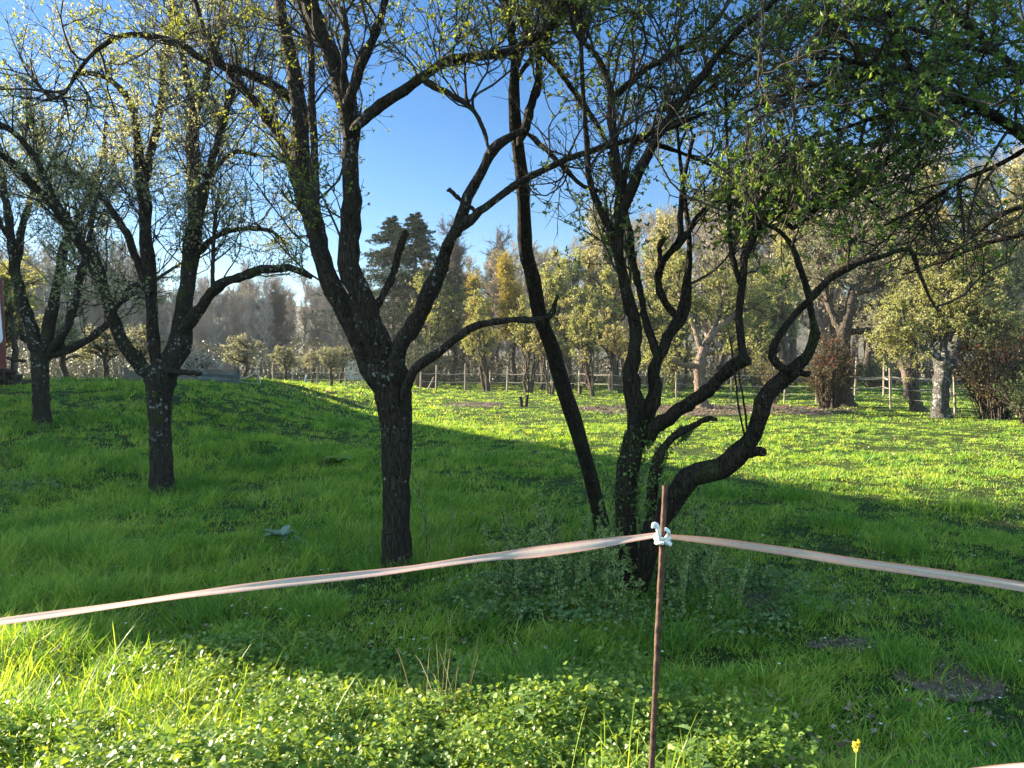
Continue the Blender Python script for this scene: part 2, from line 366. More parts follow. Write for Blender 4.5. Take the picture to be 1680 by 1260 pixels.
# leaf litter on the bare patches
b = Buf()
for k, (cx, cy, rx, ry) in enumerate(BARE):
    n_ = 5000 if k == 0 else 420
    a = rng.random(n_) * 6.283; q = np.sqrt(rng.random(n_)) * 1.05
    x = cx + rx * q * np.cos(a); y = cy + ry * q * np.sin(a); z = H(x, y) + 0.012 + rng.random(n_) * 0.02
    s = 0.017 if k > 1 else 0.09
    leaves(b, np.stack([x, y, z], 1), np.column_stack([rng.normal(size=(n_, 2)), rng.normal(size=n_) * 0.25]), rng.uniform(0.6, 1.4, n_) * s, width=0.6, flat=0.6)
tag(b.build('leaf_litter', M_litter), 'dry brown leaves and chips scattered over the bare earth', 'leaf litter', kind='stuff')

_y = 2.8 * (18 / 2.8) ** rng.random(5200); _x = (rng.random(5200) * 2 - 1) * .72 * _y; _k = noise(_x * .7, _y * .7, 33) > .42; x = _x[_k]; y = _y[_k]; b = Buf()
leaves(b, np.stack([x, y, H(x, y) + rng.random(len(x)) * .06], 1), np.column_stack([rng.normal(size=(len(x), 2)), rng.normal(size=len(x)) * .3]), rng.uniform(.02, .05, len(x)) * np.maximum(1, y / 8), width=.6, flat=.5)
tag(b.build('fallen_leaves', M_litter), 'dry leaves fallen among the shaded grass', 'fallen leaves', kind='stuff')
# ------------------------------------------------------------------ grass
M_grass = leaf_mat('grass_blades', [(0.045, 0.13, 0.03), (0.11, 0.25, 0.045), (0.22, 0.37, 0.05), (0.36, 0.45, 0.075), (0.44, 0.47, 0.13)], trans=0.45, tint=(1.3, 1.2, 0.4), rough=0.5, spec=0.2, patch=0.36, patch_scale=1.1)
M_grass_tall = leaf_mat('grass_tall', [(0.15, 0.25, 0.03), (0.23, 0.33, 0.045), (0.3, 0.4, 0.07)], trans=0.5, tint=(1.35, 1.2, 0.5), rough=0.4, spec=0.35)
M_dry = leaf_mat('dry_stalk', [(0.25, 0.19, 0.09), (0.4, 0.32, 0.17), (0.5, 0.42, 0.25)], trans=0.2, tint=(1, 1, 1))
def blades(buf, x, y, h, w, lean=0.45, bend=0.5, z0=None, rnd=None, seg=2, dirs=None, wind=None):
    N = len(x); z = H(x, y) - 0.01 if z0 is None else z0
    b0 = np.stack([x, y, z], 1)
    a = rng.random(N) * 6.283; ld = np.stack([np.cos(a), np.sin(a), np.zeros(N)], 1)
    if wind is not None: ld = norm(ld + wind)
    if dirs is not None: ld = dirs
    fa = rng.random(N) * 6.283; sd = np.stack([np.cos(fa), np.sin(fa), np.zeros(N)], 1)
    l0 = (lean * np.abs(rng.normal(size=N)))[:, None]; bd = (bend * rng.random(N))[:, None]; hh = h[:, None]; ww = w[:, None]
    V = []
    for k in range(seg):
        t = k / seg
        c = b0 + ld * hh * (l0 * t + bd * t * t) + np.array([0, 0, 1.]) * hh * t * (1 - 0.35 * bd * t)
        wk = ww * (0.5 * (1 - 0.25 * t)); V += [c - sd * wk, c + sd * wk]
    t = 1.0; V.append(b0 + ld * hh * (l0 + bd) + np.array([0, 0, 1.]) * hh * (1 - 0.55 * bd))
    V = np.stack(V, 1); nv = 2 * seg + 1; i = np.arange(N)[:, None] * nv
    Q = np.concatenate([np.concatenate([i + 2 * k, i + 2 * k + 1, i + 2 * k + 3, i + 2 * k + 2], 1) for k in range(seg - 1)]) if seg > 1 else None
    T = np.concatenate([i + 2 * seg - 2, i + 2 * seg - 1, i + 2 * seg], 1)
    r = rng.random(N) if rnd is None else rnd
    buf.add(V, tris=T, quads=Q, rnd=np.repeat(r, nv))
def visible_samples(n, d0, d1, margin=1.08):
    """points with a density falling as 1/d^2"""
    d = d0 * (d1 / d0) ** rng.random(n)
    x = (rng.random(n) * 2 - 1) * 0.6667 * margin * d
    return x, d
gb = Buf()
def meadow(n, d0, d1, hb, wb, seg=2, tuft=5, spread=0.03):
    m = n // tuft
    x, y = visible_samples(m, d0, d1)
    tall = noise(x * 1.1, y * 1.1, 41) * 0.45 + noise(x * 3.1, y * 3.1, 42) * 0.55
    keep = (rng.random(m) > bare_mask(x, y) * np.where(y < 9, .72, .93)) & (rng.random(m) < 0.2 + 1.3 * noise(x * 2.6, y * 2.6, 47))
    # lush on the left and the near right corner, cropped in the sunlit meadow
    x = x[keep]; y = y[keep]; tall = tall[keep]
    lush = np.maximum(ss(2.0, -2.5, x - 0.1 * (y - 4)) * (1 - ss(9, 24, y)), (1 - ss(3.2, 4.6, y)) * 0.6 * (1 - ss(.9, 1.6, x)))
    lush = np.maximum(lush, 0.45 * ss(-1, -5, x) * ss(6, 10, y))
    h = (hb[0] + (hb[1] - hb[0]) * np.clip((tall - 0.25) * 2.0, 0, 1.3)) * (0.62 + 0.95 * lush)
    xx = np.repeat(x, tuft) + rng.normal(size=len(x) * tuft) * spread; yy = np.repeat(y, tuft) + rng.normal(size=len(x) * tuft) * spread
    hh = np.repeat(h * rng.uniform(.55, 1.45, len(h)), tuft) * rng.uniform(0.45, 1.2, len(xx)); d = yy
    ww = wb * np.maximum(1, d / 6.0) * rng.uniform(0.6, 1.3, len(xx))
    rr = np.clip(0.7 * np.repeat(rng.random(len(x)), tuft) + 0.4 * rng.random(len(xx)) - .05, 0, 1)
    wnd = np.stack([0.4 + 0.8 * (noise(xx * 0.8, yy * 0.8, 51) - 0.5), 1.2 * (noise(xx * 0.8, yy * 0.8, 52) - 0.5), np.zeros(len(xx))], 1)
    blades(gb, xx, yy, hh, ww, rnd=rr, seg=seg, wind=wnd, lean=0.5, bend=0.7)
meadow(300000, 2.2, 7.5, (0.028, 0.135), 0.0055, seg=3, tuft=12, spread=0.024)
meadow(280000, 7.0, 22, (0.03, 0.14), 0.0058, seg=2, tuft=12, spread=0.045)
meadow(180000, 20, 75, (0.04, 0.15), 0.0055, seg=2, tuft=9, spread=0.09)
# tussocks
tb = [ground(*q) for q in [(205, 765), (425, 770), (330, 800), (95, 870), (1378, 868), (1300, 820), (1640, 1105), (1180, 815), (700, 830), (1480, 1090), (480, 760), (60, 740), (880, 1120), (300, 905), (540, 905), (520, 1010), (330, 1020), (1180, 1010), (1100, 1060), (1610, 1040), (820, 760), (560, 700), (1320, 1010), (150, 690), (1590, 840), (1480, 905), (240, 700)]]
for q_ in [(652, 938), (267, 812), (70, 702), (1035, 985), (992, 884), (625, 935), (678, 940), (290, 815)]: tb.append(ground(*q_))
for p in tb:
    n_ = 420; s = 0.05 + 0.012 * p[1]; p = np.array(p)
    x = p[0] + rng.normal(size=n_) * s; y = p[1] + rng.normal(size=n_) * s
    h = rng.uniform(0.10, 0.24, n_) * (0.8 + 0.03 * p[1]); blades(gb, x, y, h, 0.0045 * max(1, p[1] / 6) * rng.uniform(.7, 1.3, n_), lean=0.4, bend=0.7, seg=3, rnd=rng.random(n_) * 0.6)
grass = gb.build('grass', M_grass, smooth=False)
tag(grass, 'uneven green meadow grass with taller tussocks', 'grass', kind='stuff')

# ------------------------------------------------------------------ broad-leaved ground cover
M_cover = leaf_mat('ground_cover', [(0.05, 0.12, 0.025), (0.12, 0.21, 0.04), (0.2, 0.3, 0.05), (0.32, 0.4, 0.1)], trans=0.42, tint=(1.35, 1.2, 0.45), rough=0.42, spec=0.45)
M_cover2 = leaf_mat('undergrowth', [(0.045, 0.1, 0.03), (0.09, 0.165, 0.05), (0.15, 0.23, 0.08), (0.26, 0.34, 0.15)], trans=0.35, tint=(1.3, 1.2, 0.5), rough=0.5)
LEAF_SH = np.array([(0, 0), (.18, .22), (.12, .42), (.40, .42), (.36, .62), (.62, .40), (.66, .52), (1.0, 0), (.66, -.52), (.62, -.40), (.36, -.62), (.40, -.42), (.12, -.42), (.18, -.22)])
def lobed(buf, pos, dr, size, nrm=None, rnd=None, wid=0.85, cup=0.25):
    N = len(pos); dr = norm(dr); nr = norm((rng.normal(size=(N, 3)) * 0.45 + np.array([0, 0, 1.])) if nrm is None else nrm)
    sd = norm(np.cross(dr, nr)); up = np.cross(sd, dr); s = np.asarray(size)[:, None]
    V = []
    for (a, c) in LEAF_SH:
        V.append(pos + dr * s * a + sd * s * c * wid + up * s * (abs(c) * cup - a * a * 0.18))
    V.append(pos + dr * s * 0.45 - up * s * 0.04)
    V = np.stack(V, 1); k = len(LEAF_SH); i = np.arange(N)[:, None] * (k + 1)
    T = np.concatenate([np.concatenate([i + j, i + k, i + (j + 1) % k], 1) for j in range(k)])
    r = rng.random(N) if rnd is None else rnd
    buf.add(V, tris=T, rnd=np.repeat(r, k + 1))
def cover_field(buf, n, xr, yr, hfun, size, mask, cl=4):
    x = rng.uniform(*xr, n); y = rng.uniform(*yr, n); k = mask(x, y) > rng.random(n); x = x[k]; y = y[k]; n = len(x)
    h = hfun(x, y) * rng.uniform(0.35, 1.0, n) ** 0.6
    z = H(x, y) + h
    c = np.stack([x, y, z], 1); c = np.repeat(c, cl, 0) + rng.normal(size=(n * cl, 3)) * 0.018
    a = rng.random(n * cl) * 6.283; d = np.stack([np.cos(a), np.sin(a), rng.normal(size=n * cl) * 0.35], 1)
    r = np.clip(0.55 * np.repeat(rng.random(n), cl) + 0.45 * rng.random(n * cl), 0, 1)
    lobed(buf, c, d, rng.uniform(*size, n * cl), rnd=r)
cb = Buf()
def m_front(x, y):
    # bank of weeds at the camera's feet, ending along an uneven line
    edge = 3.0 + 0.45 * ss(0.4, -2.2, x) + 0.45 * (noise(x * 1.6, y * 0 + 3, 61) - 0.5)
    return ((y < edge) & (x < 0.95 + 0.3 * noise(x * 3, y * 3, 3))) * (0.55 + 0.45 * ss(-2.2, -0.9, x)) * (0.18 + 0.82 * ss(0.34, 0.52, noise(x * 3, y * 3, 62)))
cover_field(cb, 5200, (-2.9, 1.2), (1.7, 4.0), lambda x, y: 0.05 + 0.16 * noise(x * 2.2, y * 2.2, 63) + 0.16 * noise(x * 7, y * 7, 70), (0.03, 0.052), lambda x, y: m_front(x, y) * ss(.35, .6, noise(x * 2.5, y * 2.5, 71)), cl=3)
cover_field(cb, 26000, (-2.9, 1.3), (1.7, 4.2), lambda x, y: 0.05 + 0.18 * noise(x * 2.2, y * 2.2, 63) + 0.16 * noise(x * 7, y * 7, 70) + 0.06 * (1 - ss(2.4, 3.4, y)), (0.010, 0.029), m_front)
# darker band behind
def m_mid(x, y): return (ss(0.42, 0.62, noise(x * 0.8 + 3, y * 0.8, 64))) * (x < np.where(y < 4.5, .62, 1.4) + .3 * noise(x * 3, y * 3, 6))
cover_field(cb, 15000, (-3.8, 1.6), (2.9, 5.6), lambda x, y: 0.05 + 0.13 * noise(x * 2, y * 2, 65), (0.014, 0.034), m_mid)
tag(cb.build('ground_cover', M_cover, smooth=False), 'bank of lobed weed leaves below the tape, sunlit at its front', 'weeds', kind='stuff')
ub = Buf()
def m_under(x, y):
    c = (((x - 0.95) / 1.45) ** 2 + ((y - 5.3) / 0.95) ** 2); return 1 - ss(0.35, 1.15, c + 0.5 * (noise(x * 3, y * 3, 66) - 0.5))
cover_field(ub, 5000, (-1.0, 2.9), (3.9, 6.9), lambda x, y: 0.04 + 0.16 * noise(x * 2, y * 2, 67), (0.015, 0.035), m_under)
def m_far(x, y): return ss(0.6, 0.75, noise(x * 0.45, y * 0.45, 68)) * (bare_mask(x, y) < .2)
cover_field(ub, 9000, (-8, 0.5), (6, 13), lambda x, y: 0.04 + 0.10 * noise(x * 2, y * 2, 69), (0.03, 0.06), m_far)
tag(ub.build('undergrowth', M_cover2, smooth=False), 'dull green creeping undergrowth in patches between the trunks', 'undergrowth', kind='stuff')

# ------------------------------------------------------------------ traced orchard trees
def limb3(pts, d0, d1, K=26):
    n = len(pts); a = np.array([(p[0], p[1]) for p in pts], float); s = np.concatenate([[0], np.cumsum(np.linalg.norm(np.diff(a, axis=0), axis=1))]); s /= s[-1]
    W = np.array([p[2] for p in pts], float)
    Dp = d0 + (d1 - d0) * s
    P3 = np.array([P(p[0], p[1], d) for p, d in zip(pts, Dp)])
    Rr = W * 0.46 / F * Dp
    return smooth_line(P3, K), np.maximum(np.interp(np.linspace(0, n - 1, K), np.arange(n), Rr), 0.001)
def traced_tree(name, label, base, trunk, limbs, bark, leafm, dens=10, leafsz=(0.016, 0.032), l1=(0.4, 1.3), up=0.35, trop=0.05, cluster=3, per=3, prune=None, n2=7, n3=5, group=None, cat='tree', trop3=0.0, kc_th=.40):
    root = empty(name, base); tag(root, label, cat, group)
    org = np.asarray(base)
    tp, tr = trunk; tp = tp.copy()
    K = len(tp)
    b = Buf()
    # flare and knobs
    sdn = 14; tt = np.linspace(0, 1, K)
    tubes(b, tp, tr * (1 - 0.3 * ss(.86, 1, tt)) * (1 + 0.75 * np.exp(-tt * 15)) * (1 + 0.035 * rng.normal(size=K)), 22, rough=0.025, lobes=.28 * np.exp(-tt * 10) + .015)
    b.build('trunk', bark, root, origin=org)
    LP, LR, dn = [], [], []
    for (lp, lr, q) in limbs:
        bb = Buf(); kk = len(lp)
        knob = (1 + 0.17 * np.clip(np.convolve(rng.normal(size=kk + 2), [.33] * 3, 'valid'), -.8, 1.6)) * (0.72 + 0.28 * ss(0, 3.5, np.arange(kk))); wob = np.stack([np.convolve(rng.normal(size=kk + 2), [.33] * 3, 'valid') for _ in range(3)], 1) * lr[:, None] * 0.26; wob[0] = 0
        lp2 = lp + wob
        tubes(bb, lp2, lr * knob, 9 if lr[0] > 0.02 else 7, rough=0.06, cap=lr[0] > 0.012)
        bb.build('limb', bark, root, origin=org)
        # resample for child growth
        s = np.linspace(0, kk - 1.001, 26); i = s.astype(int); f = (s - i)[:, None]
        LP.append(lp2[i] * (1 - f) + lp2[i + 1] * f); LR.append(lr[i]); dn.append(q)
    LP = np.array(LP); LR = np.array(LR); ln = np.linalg.norm(np.diff(LP, axis=1), axis=2).sum(1)
    n1 = np.round(ln * dens * np.array(dn)).astype(int)
    Q1, R1 = kids(LP, LR, n1, l1, tmin=0.25, ang=(30, 80), up=up, K=9, wig=0.30, r0=0.0072, r1=0.0019, trop=trop, taper_len=0.35)
    def pr(Q, Rr):
        if prune is None: return Q, Rr
        tip = Q[:, -1]; mid = Q[:, Q.shape[1] // 2]; keep = np.ones(len(Q), bool)
        for (x0, y0, x1, y1, prob) in prune:
            for pt in (tip, mid):
                px = 840 + F * pt[:, 0] / pt[:, 1]; py = 600 - F * (pt[:, 2] - EYE) / pt[:, 1]
                keep &= ~((px > x0) & (px < x1) & (py > y0) & (py < y1) & (rng.random(len(Q)) < prob))
        return Q[keep], Rr[keep]
    Q1, R1 = pr(Q1, R1)
    Q2, R2 = kids(Q1, R1, n2, (0.18, 0.65), tmin=0.15, ang=(30, 75), up=up * 0.6, K=6, wig=0.32, r0=0.0034, r1=0.0012, trop=trop, taper_len=0.4)
    Q2, R2 = pr(Q2, R2)
    Q3, R3 = kids(Q2, R2, n3, (0.06, 0.22), tmin=0.1, ang=(30, 80), up=0.1, K=4, wig=0.3, r0=0.002, r1=0.0009, trop=trop3, taper_len=0.3)
    tb_ = Buf(); tubes(tb_, Q1, R1, 5); tubes(tb_, Q2, R2, 4); tubes(tb_, Q3, R3, 3)
    tb_.build('twigs', M_twig, root, origin=org)
    lb = Buf()
    kc = noise(Q3[:, 0, 0] * 2.2 + Q3[:, 0, 1], Q3[:, 0, 2] * 2.2, 88) > kc_th
    twig_leaves(lb, Q3[kc], 1, leafsz, cluster=cluster + 2, spread=0.7, up=0.15, tmin=.85)
    twig_leaves(lb, Q3[kc], per - 1, (leafsz[0] * .7, leafsz[1] * .8), cluster=cluster, spread=0.75, up=0.15)
    twig_leaves(lb, Q2, 1, leafsz, cluster=cluster, spread=0.75, up=0.15)
    lb.build('foliage', leafm, root, smooth=False, origin=org)
    return root
M_leaf_a = leaf_mat('leaf_left_trees', [(0.18, 0.2, 0.08), (0.32, 0.34, 0.17), (0.46, 0.47, 0.3), (0.6, 0.6, 0.48)], trans=0.5, tint=(1.25, 1.2, 0.7), rough=0.45, spec=0.4)
M_leaf_b = leaf_mat('leaf_main_tree', [(0.11, 0.15, 0.03), (0.2, 0.24, 0.045), (0.32, 0.35, 0.06)], trans=0.5, tint=(1.3, 1.2, 0.5))
M_leaf_c = leaf_mat('leaf_dark_tree', [(0.065, 0.11, 0.03), (0.12, 0.17, 0.045), (0.2, 0.26, 0.07)], trans=0.45, tint=(1.3, 1.25, 0.5))
def ivy(root, limbs, org, n=2600):
    lb = Buf(); pos = []; 
    for (lp, lr, q) in limbs:
        m = n // len(limbs); t = rng.random(m) * (len(lp) - 1.01); i = t.astype(int); f = (t - i)[:, None]
        c = lp[i] * (1 - f) + lp[i + 1] * f; dv = norm(rng.normal(size=(m, 3))); k = noise(c[:, 2] * 6, c[:, 0] * 6, 77) > .45
        leaves(lb, (c + dv * lr[i][:, None] * 1.05)[k], (dv + rng.normal(size=(m, 3)) * .6)[k], rng.uniform(.016, .034, m)[k], width=.75)
    lb.build('ivy', M_sucker0, root, smooth=False, origin=org)
M_sucker0 = leaf_mat('ivy_leaf', [(0.06, 0.1, 0.03), (0.11, 0.17, 0.05), (0.18, 0.25, 0.08)], trans=0.35)
M_leaf_d = leaf_mat('leaf_right_tree', [(0.06, 0.11, 0.025), (0.11, 0.17, 0.04), (0.19, 0.25, 0.055)], trans=0.45, tint=(1.2, 1.3, 0.45))

def L(d0, d1, pts, q=1.0): return (*limb3(pts, d0, d1, K=34), q)
SKY_GAP = [(610, 195, 860, 345, 0.93), (600, 240, 840, 600, 0.9), (600, 560, 1000, 1300, 1.0), (0, 600, 2000, 1400, 1.0), (420, 500, 1000, 900, 0.9)]

# tree 3: the dark trunk in the middle left
d = 6.05; base = ground(652, 938)
trunk = limb3([(654, 965, 60), (652, 938, 56), (650, 880, 50), (650, 780, 47), (650, 700, 56), (643, 640, 66), (632, 605, 70), (622, 580, 58)], d, d, 30)
limbs = [
 L(d, d + 0.8, [(628, 640, 44), (606, 590, 40), (580, 545, 36), (555, 495, 33), (530, 435, 31), (513, 372, 31), (502, 320, 31), (494, 260, 30), (491, 200, 29), (481, 130, 27), (468, 60, 26), (462, 0, 24), (458, -80, 20)], 0.5),
 L(d - .05, d - 0.5, [(638, 640, 60), (622, 590, 56), (603, 540, 50), (586, 480, 44), (574, 430, 39), (569, 380, 34), (572, 320, 32), (575, 260, 34), (571, 200, 35), (560, 150, 31), (541, 90, 30), (520, 40, 28), (500, -10, 26), (478, -80, 20)], 0.5),
 L(d - .45, d - 0.8, [(570, 175, 22), (588, 120, 17), (608, 70, 15), (628, 20, 13), (645, -40, 10)], 1.0),
 L(d - .45, d - 0.3, [(560, 130, 14), (566, 80, 12), (567, 40, 11), (560, 12, 9)], 0.6),
 L(d - .4, d - 0.9, [(578, 215, 22), (602, 188, 21), (640, 160, 20), (690, 130, 19), (725, 104, 18), (775, 92, 16), (830, 86, 14), (870, 68, 12), (900, 45, 11), (930, 0, 8)], 1.1),
 L(d - .6, d - 0.9, [(690, 130, 12), (730, 150, 11), (762, 168, 10), (782, 190, 8), (796, 220, 7), (804, 252, 5)], 1.0),
 L(d - .1, d - 0.7, [(652, 650, 40), (648, 610, 34), (652, 575, 32), (672, 540, 31), (695, 505, 28), (713, 460, 26), (731, 410, 24), (752, 370, 23), (768, 325, 21), (785, 285, 19), (806, 250, 18), (832, 228, 16), (862, 214, 13)], 0.25),
 L(d - .5, d - 0.5, [(778, 345, 9), (760, 330, 8), (746, 320, 8), (735, 309, 9)], 0.0),
 L(d - .5, d - 0.9, [(735, 405, 20), (750, 378, 19), (773, 360, 18), (790, 345, 13), (850, 300, 12), (920, 265, 10), (1000, 240, 9), (1080, 215, 8), (1160, 185, 6)], 0.5),
 L(d - .1, d - 0.1, [(607, 515, 15), (625, 490, 14), (643, 455, 13), (655, 412, 13), (668, 378, 12)], 0.0),
 L(d - .2, d - 0.7, [(662, 655, 22), (676, 612, 19), (710, 583, 16), (748, 557, 15), (785, 532, 14), (830, 527, 12), (880, 525, 11), (905, 516, 9), (913, 488, 5)], 0.05),
 L(d + .7, d + 0.1, [(488, 170, 20), (468, 153, 16), (440, 135, 15), (400, 118, 14), (360, 105, 13), (335, 98, 12), (300, 75, 11), (250, 60, 10), (200, 58, 9), (160, 80, 8), (130, 115, 7), (105, 155, 6), (70, 166, 4)], 0.8),
 L(d + .7, d + 0.5, [(490, 330, 22), (481, 275, 19), (457, 218, 18), (430, 182, 16), (402, 148, 15), (372, 115, 12), (340, 60, 9), (320, 0, 7)], 0.8),
 L(d + .3, d + 0.2, [(548, 470, 20), (532, 400, 17), (520, 340, 15), (517, 270, 14), (512, 200, 13), (513, 120, 12), (508, 60, 10), (490, 0, 8)], 0.5),
]
traced_tree('orchard_tree', 'dark lichen-spotted fruit tree forking low, in the middle of the shaded grass', base, trunk, limbs, M_bark_dark, M_leaf_b, dens=10, prune=SKY_GAP, n2=7, n3=4, per=3, kc_th=.36, leafsz=(0.016, 0.031))

# tree 2: grey lichen trunk to the left
d = ground(267, 815)[1]; base = ground(267, 815)
trunk = limb3([(268, 835, 48), (267, 812, 43), (265, 760, 38), (263, 700, 36), (262, 655, 42), (265, 620, 52), (270, 590, 48)], d, d, 26)
limbs = [
 L(d, d - 1.2, [(256, 625, 30), (228, 598, 24), (200, 555, 22), (178, 500, 20), (157, 442, 19), (128, 392, 17), (92, 345, 15), (50, 300, 14), (20, 265, 13), (-40, 225, 11)], 0.7),
 L(d - .4, d - 1.5, [(176, 495, 14), (160, 430, 13), (120, 375, 12), (85, 315, 12), (55, 255, 11), (20, 215, 10), (-40, 190, 8)], 0.8),
 L(d, d + .4, [(262, 625, 30), (254, 560, 25), (250, 500, 23), (249, 460, 22), (240, 400, 21), (236, 340, 19), (231, 290, 18), (224, 215, 15), (214, 172, 13), (185, 135, 11), (150, 120, 9), (125, 122, 6)], 0.8),
 L(d + .3, d + .9, [(236, 300, 17), (250, 235, 16), (262, 185, 15), (270, 110, 14), (276, 60, 12), (285, 0, 9)], 1.0),
 L(d, d + .3, [(276, 620, 44), (290, 570, 38), (304, 520, 32), (313, 450, 29), (318, 380, 27), (318, 300, 25), (319, 240, 22), (320, 180, 19), (306, 130, 13), (298, 80, 11), (288, 20, 8)], 0.9),
 L(d + .3, d + .1, [(320, 185, 16), (335, 145, 13), (349, 95, 12), (359, 45, 10), (366, -10, 8)], 1.0),
 L(d, d - .6, [(318, 400, 16), (333, 335, 13), (350, 255, 12), (370, 185, 11), (388, 125, 9), (400, 60, 7)], 1.0),
 L(d, d - .5, [(298, 545, 24), (328, 503, 21), (354, 472, 19), (390, 456, 17), (430, 444, 16), (470, 440, 14), (500, 449, 12), (511, 456, 8)], 0.35),
 L(d - .2, d - .2, [(348, 482, 8), (350, 430, 7), (352, 370, 6), (362, 300, 5)], 1.2),
 L(d, d + .7, [(250, 480, 18), (226, 432, 15), (205, 380, 14), (180, 342, 13), (150, 305, 12), (110, 280, 11), (80, 268, 7)], 0.9),
 L(d - .1, d - .2, [(275, 608, 12), (300, 611, 10), (330, 613, 8)], 0.0),
 L(d, d + .6, [(310, 430, 12), (350, 390, 10), (400, 375, 9), (440, 378, 7), (470, 400, 5)], 1.0),
 L(d + .2, d + 1.0, [(318, 330, 12), (350, 280, 10), (385, 250, 8), (420, 255, 6)], 1.0),
 L(d, d + .8, [(250, 470, 10), (215, 470, 9), (195, 500, 7)], 0.5),
]
PR2 = [(0, 585, 2000, 1400, 1.0), (515, 150, 900, 600, 0.9), (330, 460, 600, 700, 0.75)]
traced_tree('orchard_tree', 'grey lichen-covered fruit tree with a long bare branch reaching right, on the mound slope', base, trunk, limbs, M_bark_t2, M_leaf_a, dens=12, prune=PR2, n2=8, n3=4, per=4, kc_th=.3, leafsz=(0.015, 0.03), l1=(0.5, 1.7))

# tree 1: far left
d = ground(70, 702)[1]; base = ground(70, 702)
trunk = limb3([(70, 715, 40), (70, 700, 32), (68, 650, 27), (66, 600, 29), (66, 565, 30)], d, d, 20)
limbs = [
 L(d, d - .6, [(64, 590, 26), (50, 540, 21), (38, 490, 19), (26, 440, 18), (20, 400, 16), (14, 350, 14), (4, 300, 13), (-8, 240, 10), (-15, 160, 7)], 0.8),
 L(d, d + .5, [(28, 450, 14), (36, 380, 13), (50, 330, 11), (62, 290, 10), (70, 200, 7)], 1.0),
 L(d, d + .3, [(70, 590, 26), (80, 530, 20), (93, 470, 17), (105, 412, 14), (125, 362, 12), (150, 320, 10), (165, 270, 8), (175, 200, 6)], 1.0),
 L(d, d - .4, [(76, 590, 20), (104, 545, 16), (122, 500, 14), (135, 445, 13), (145, 400, 10), (155, 340, 7)], 1.0),
 L(d, d + .6, [(80, 582, 16), (110, 575, 14), (145, 556, 13), (172, 536, 12), (200, 495, 9), (240, 470, 7), (300, 430, 5)], 0.6),
 L(d, d, [(52, 560, 12), (42, 558, 10), (35, 553, 9)], 0.0),
 L(d - .3, d - 1, [(20, 400, 10), (-10, 350, 9), (-40, 300, 7)], 1.0),
]
traced_tree('orchard_tree', 'small grey-trunked fruit tree farthest left, on top of the mound', base, trunk, limbs, M_bark_t2, M_leaf_a, dens=11, prune=[(0, 575, 2000, 1400, 1.0)], n2=7, n3=4, per=4, kc_th=.3, leafsz=(0.018, 0.036), l1=(0.6, 2.0))

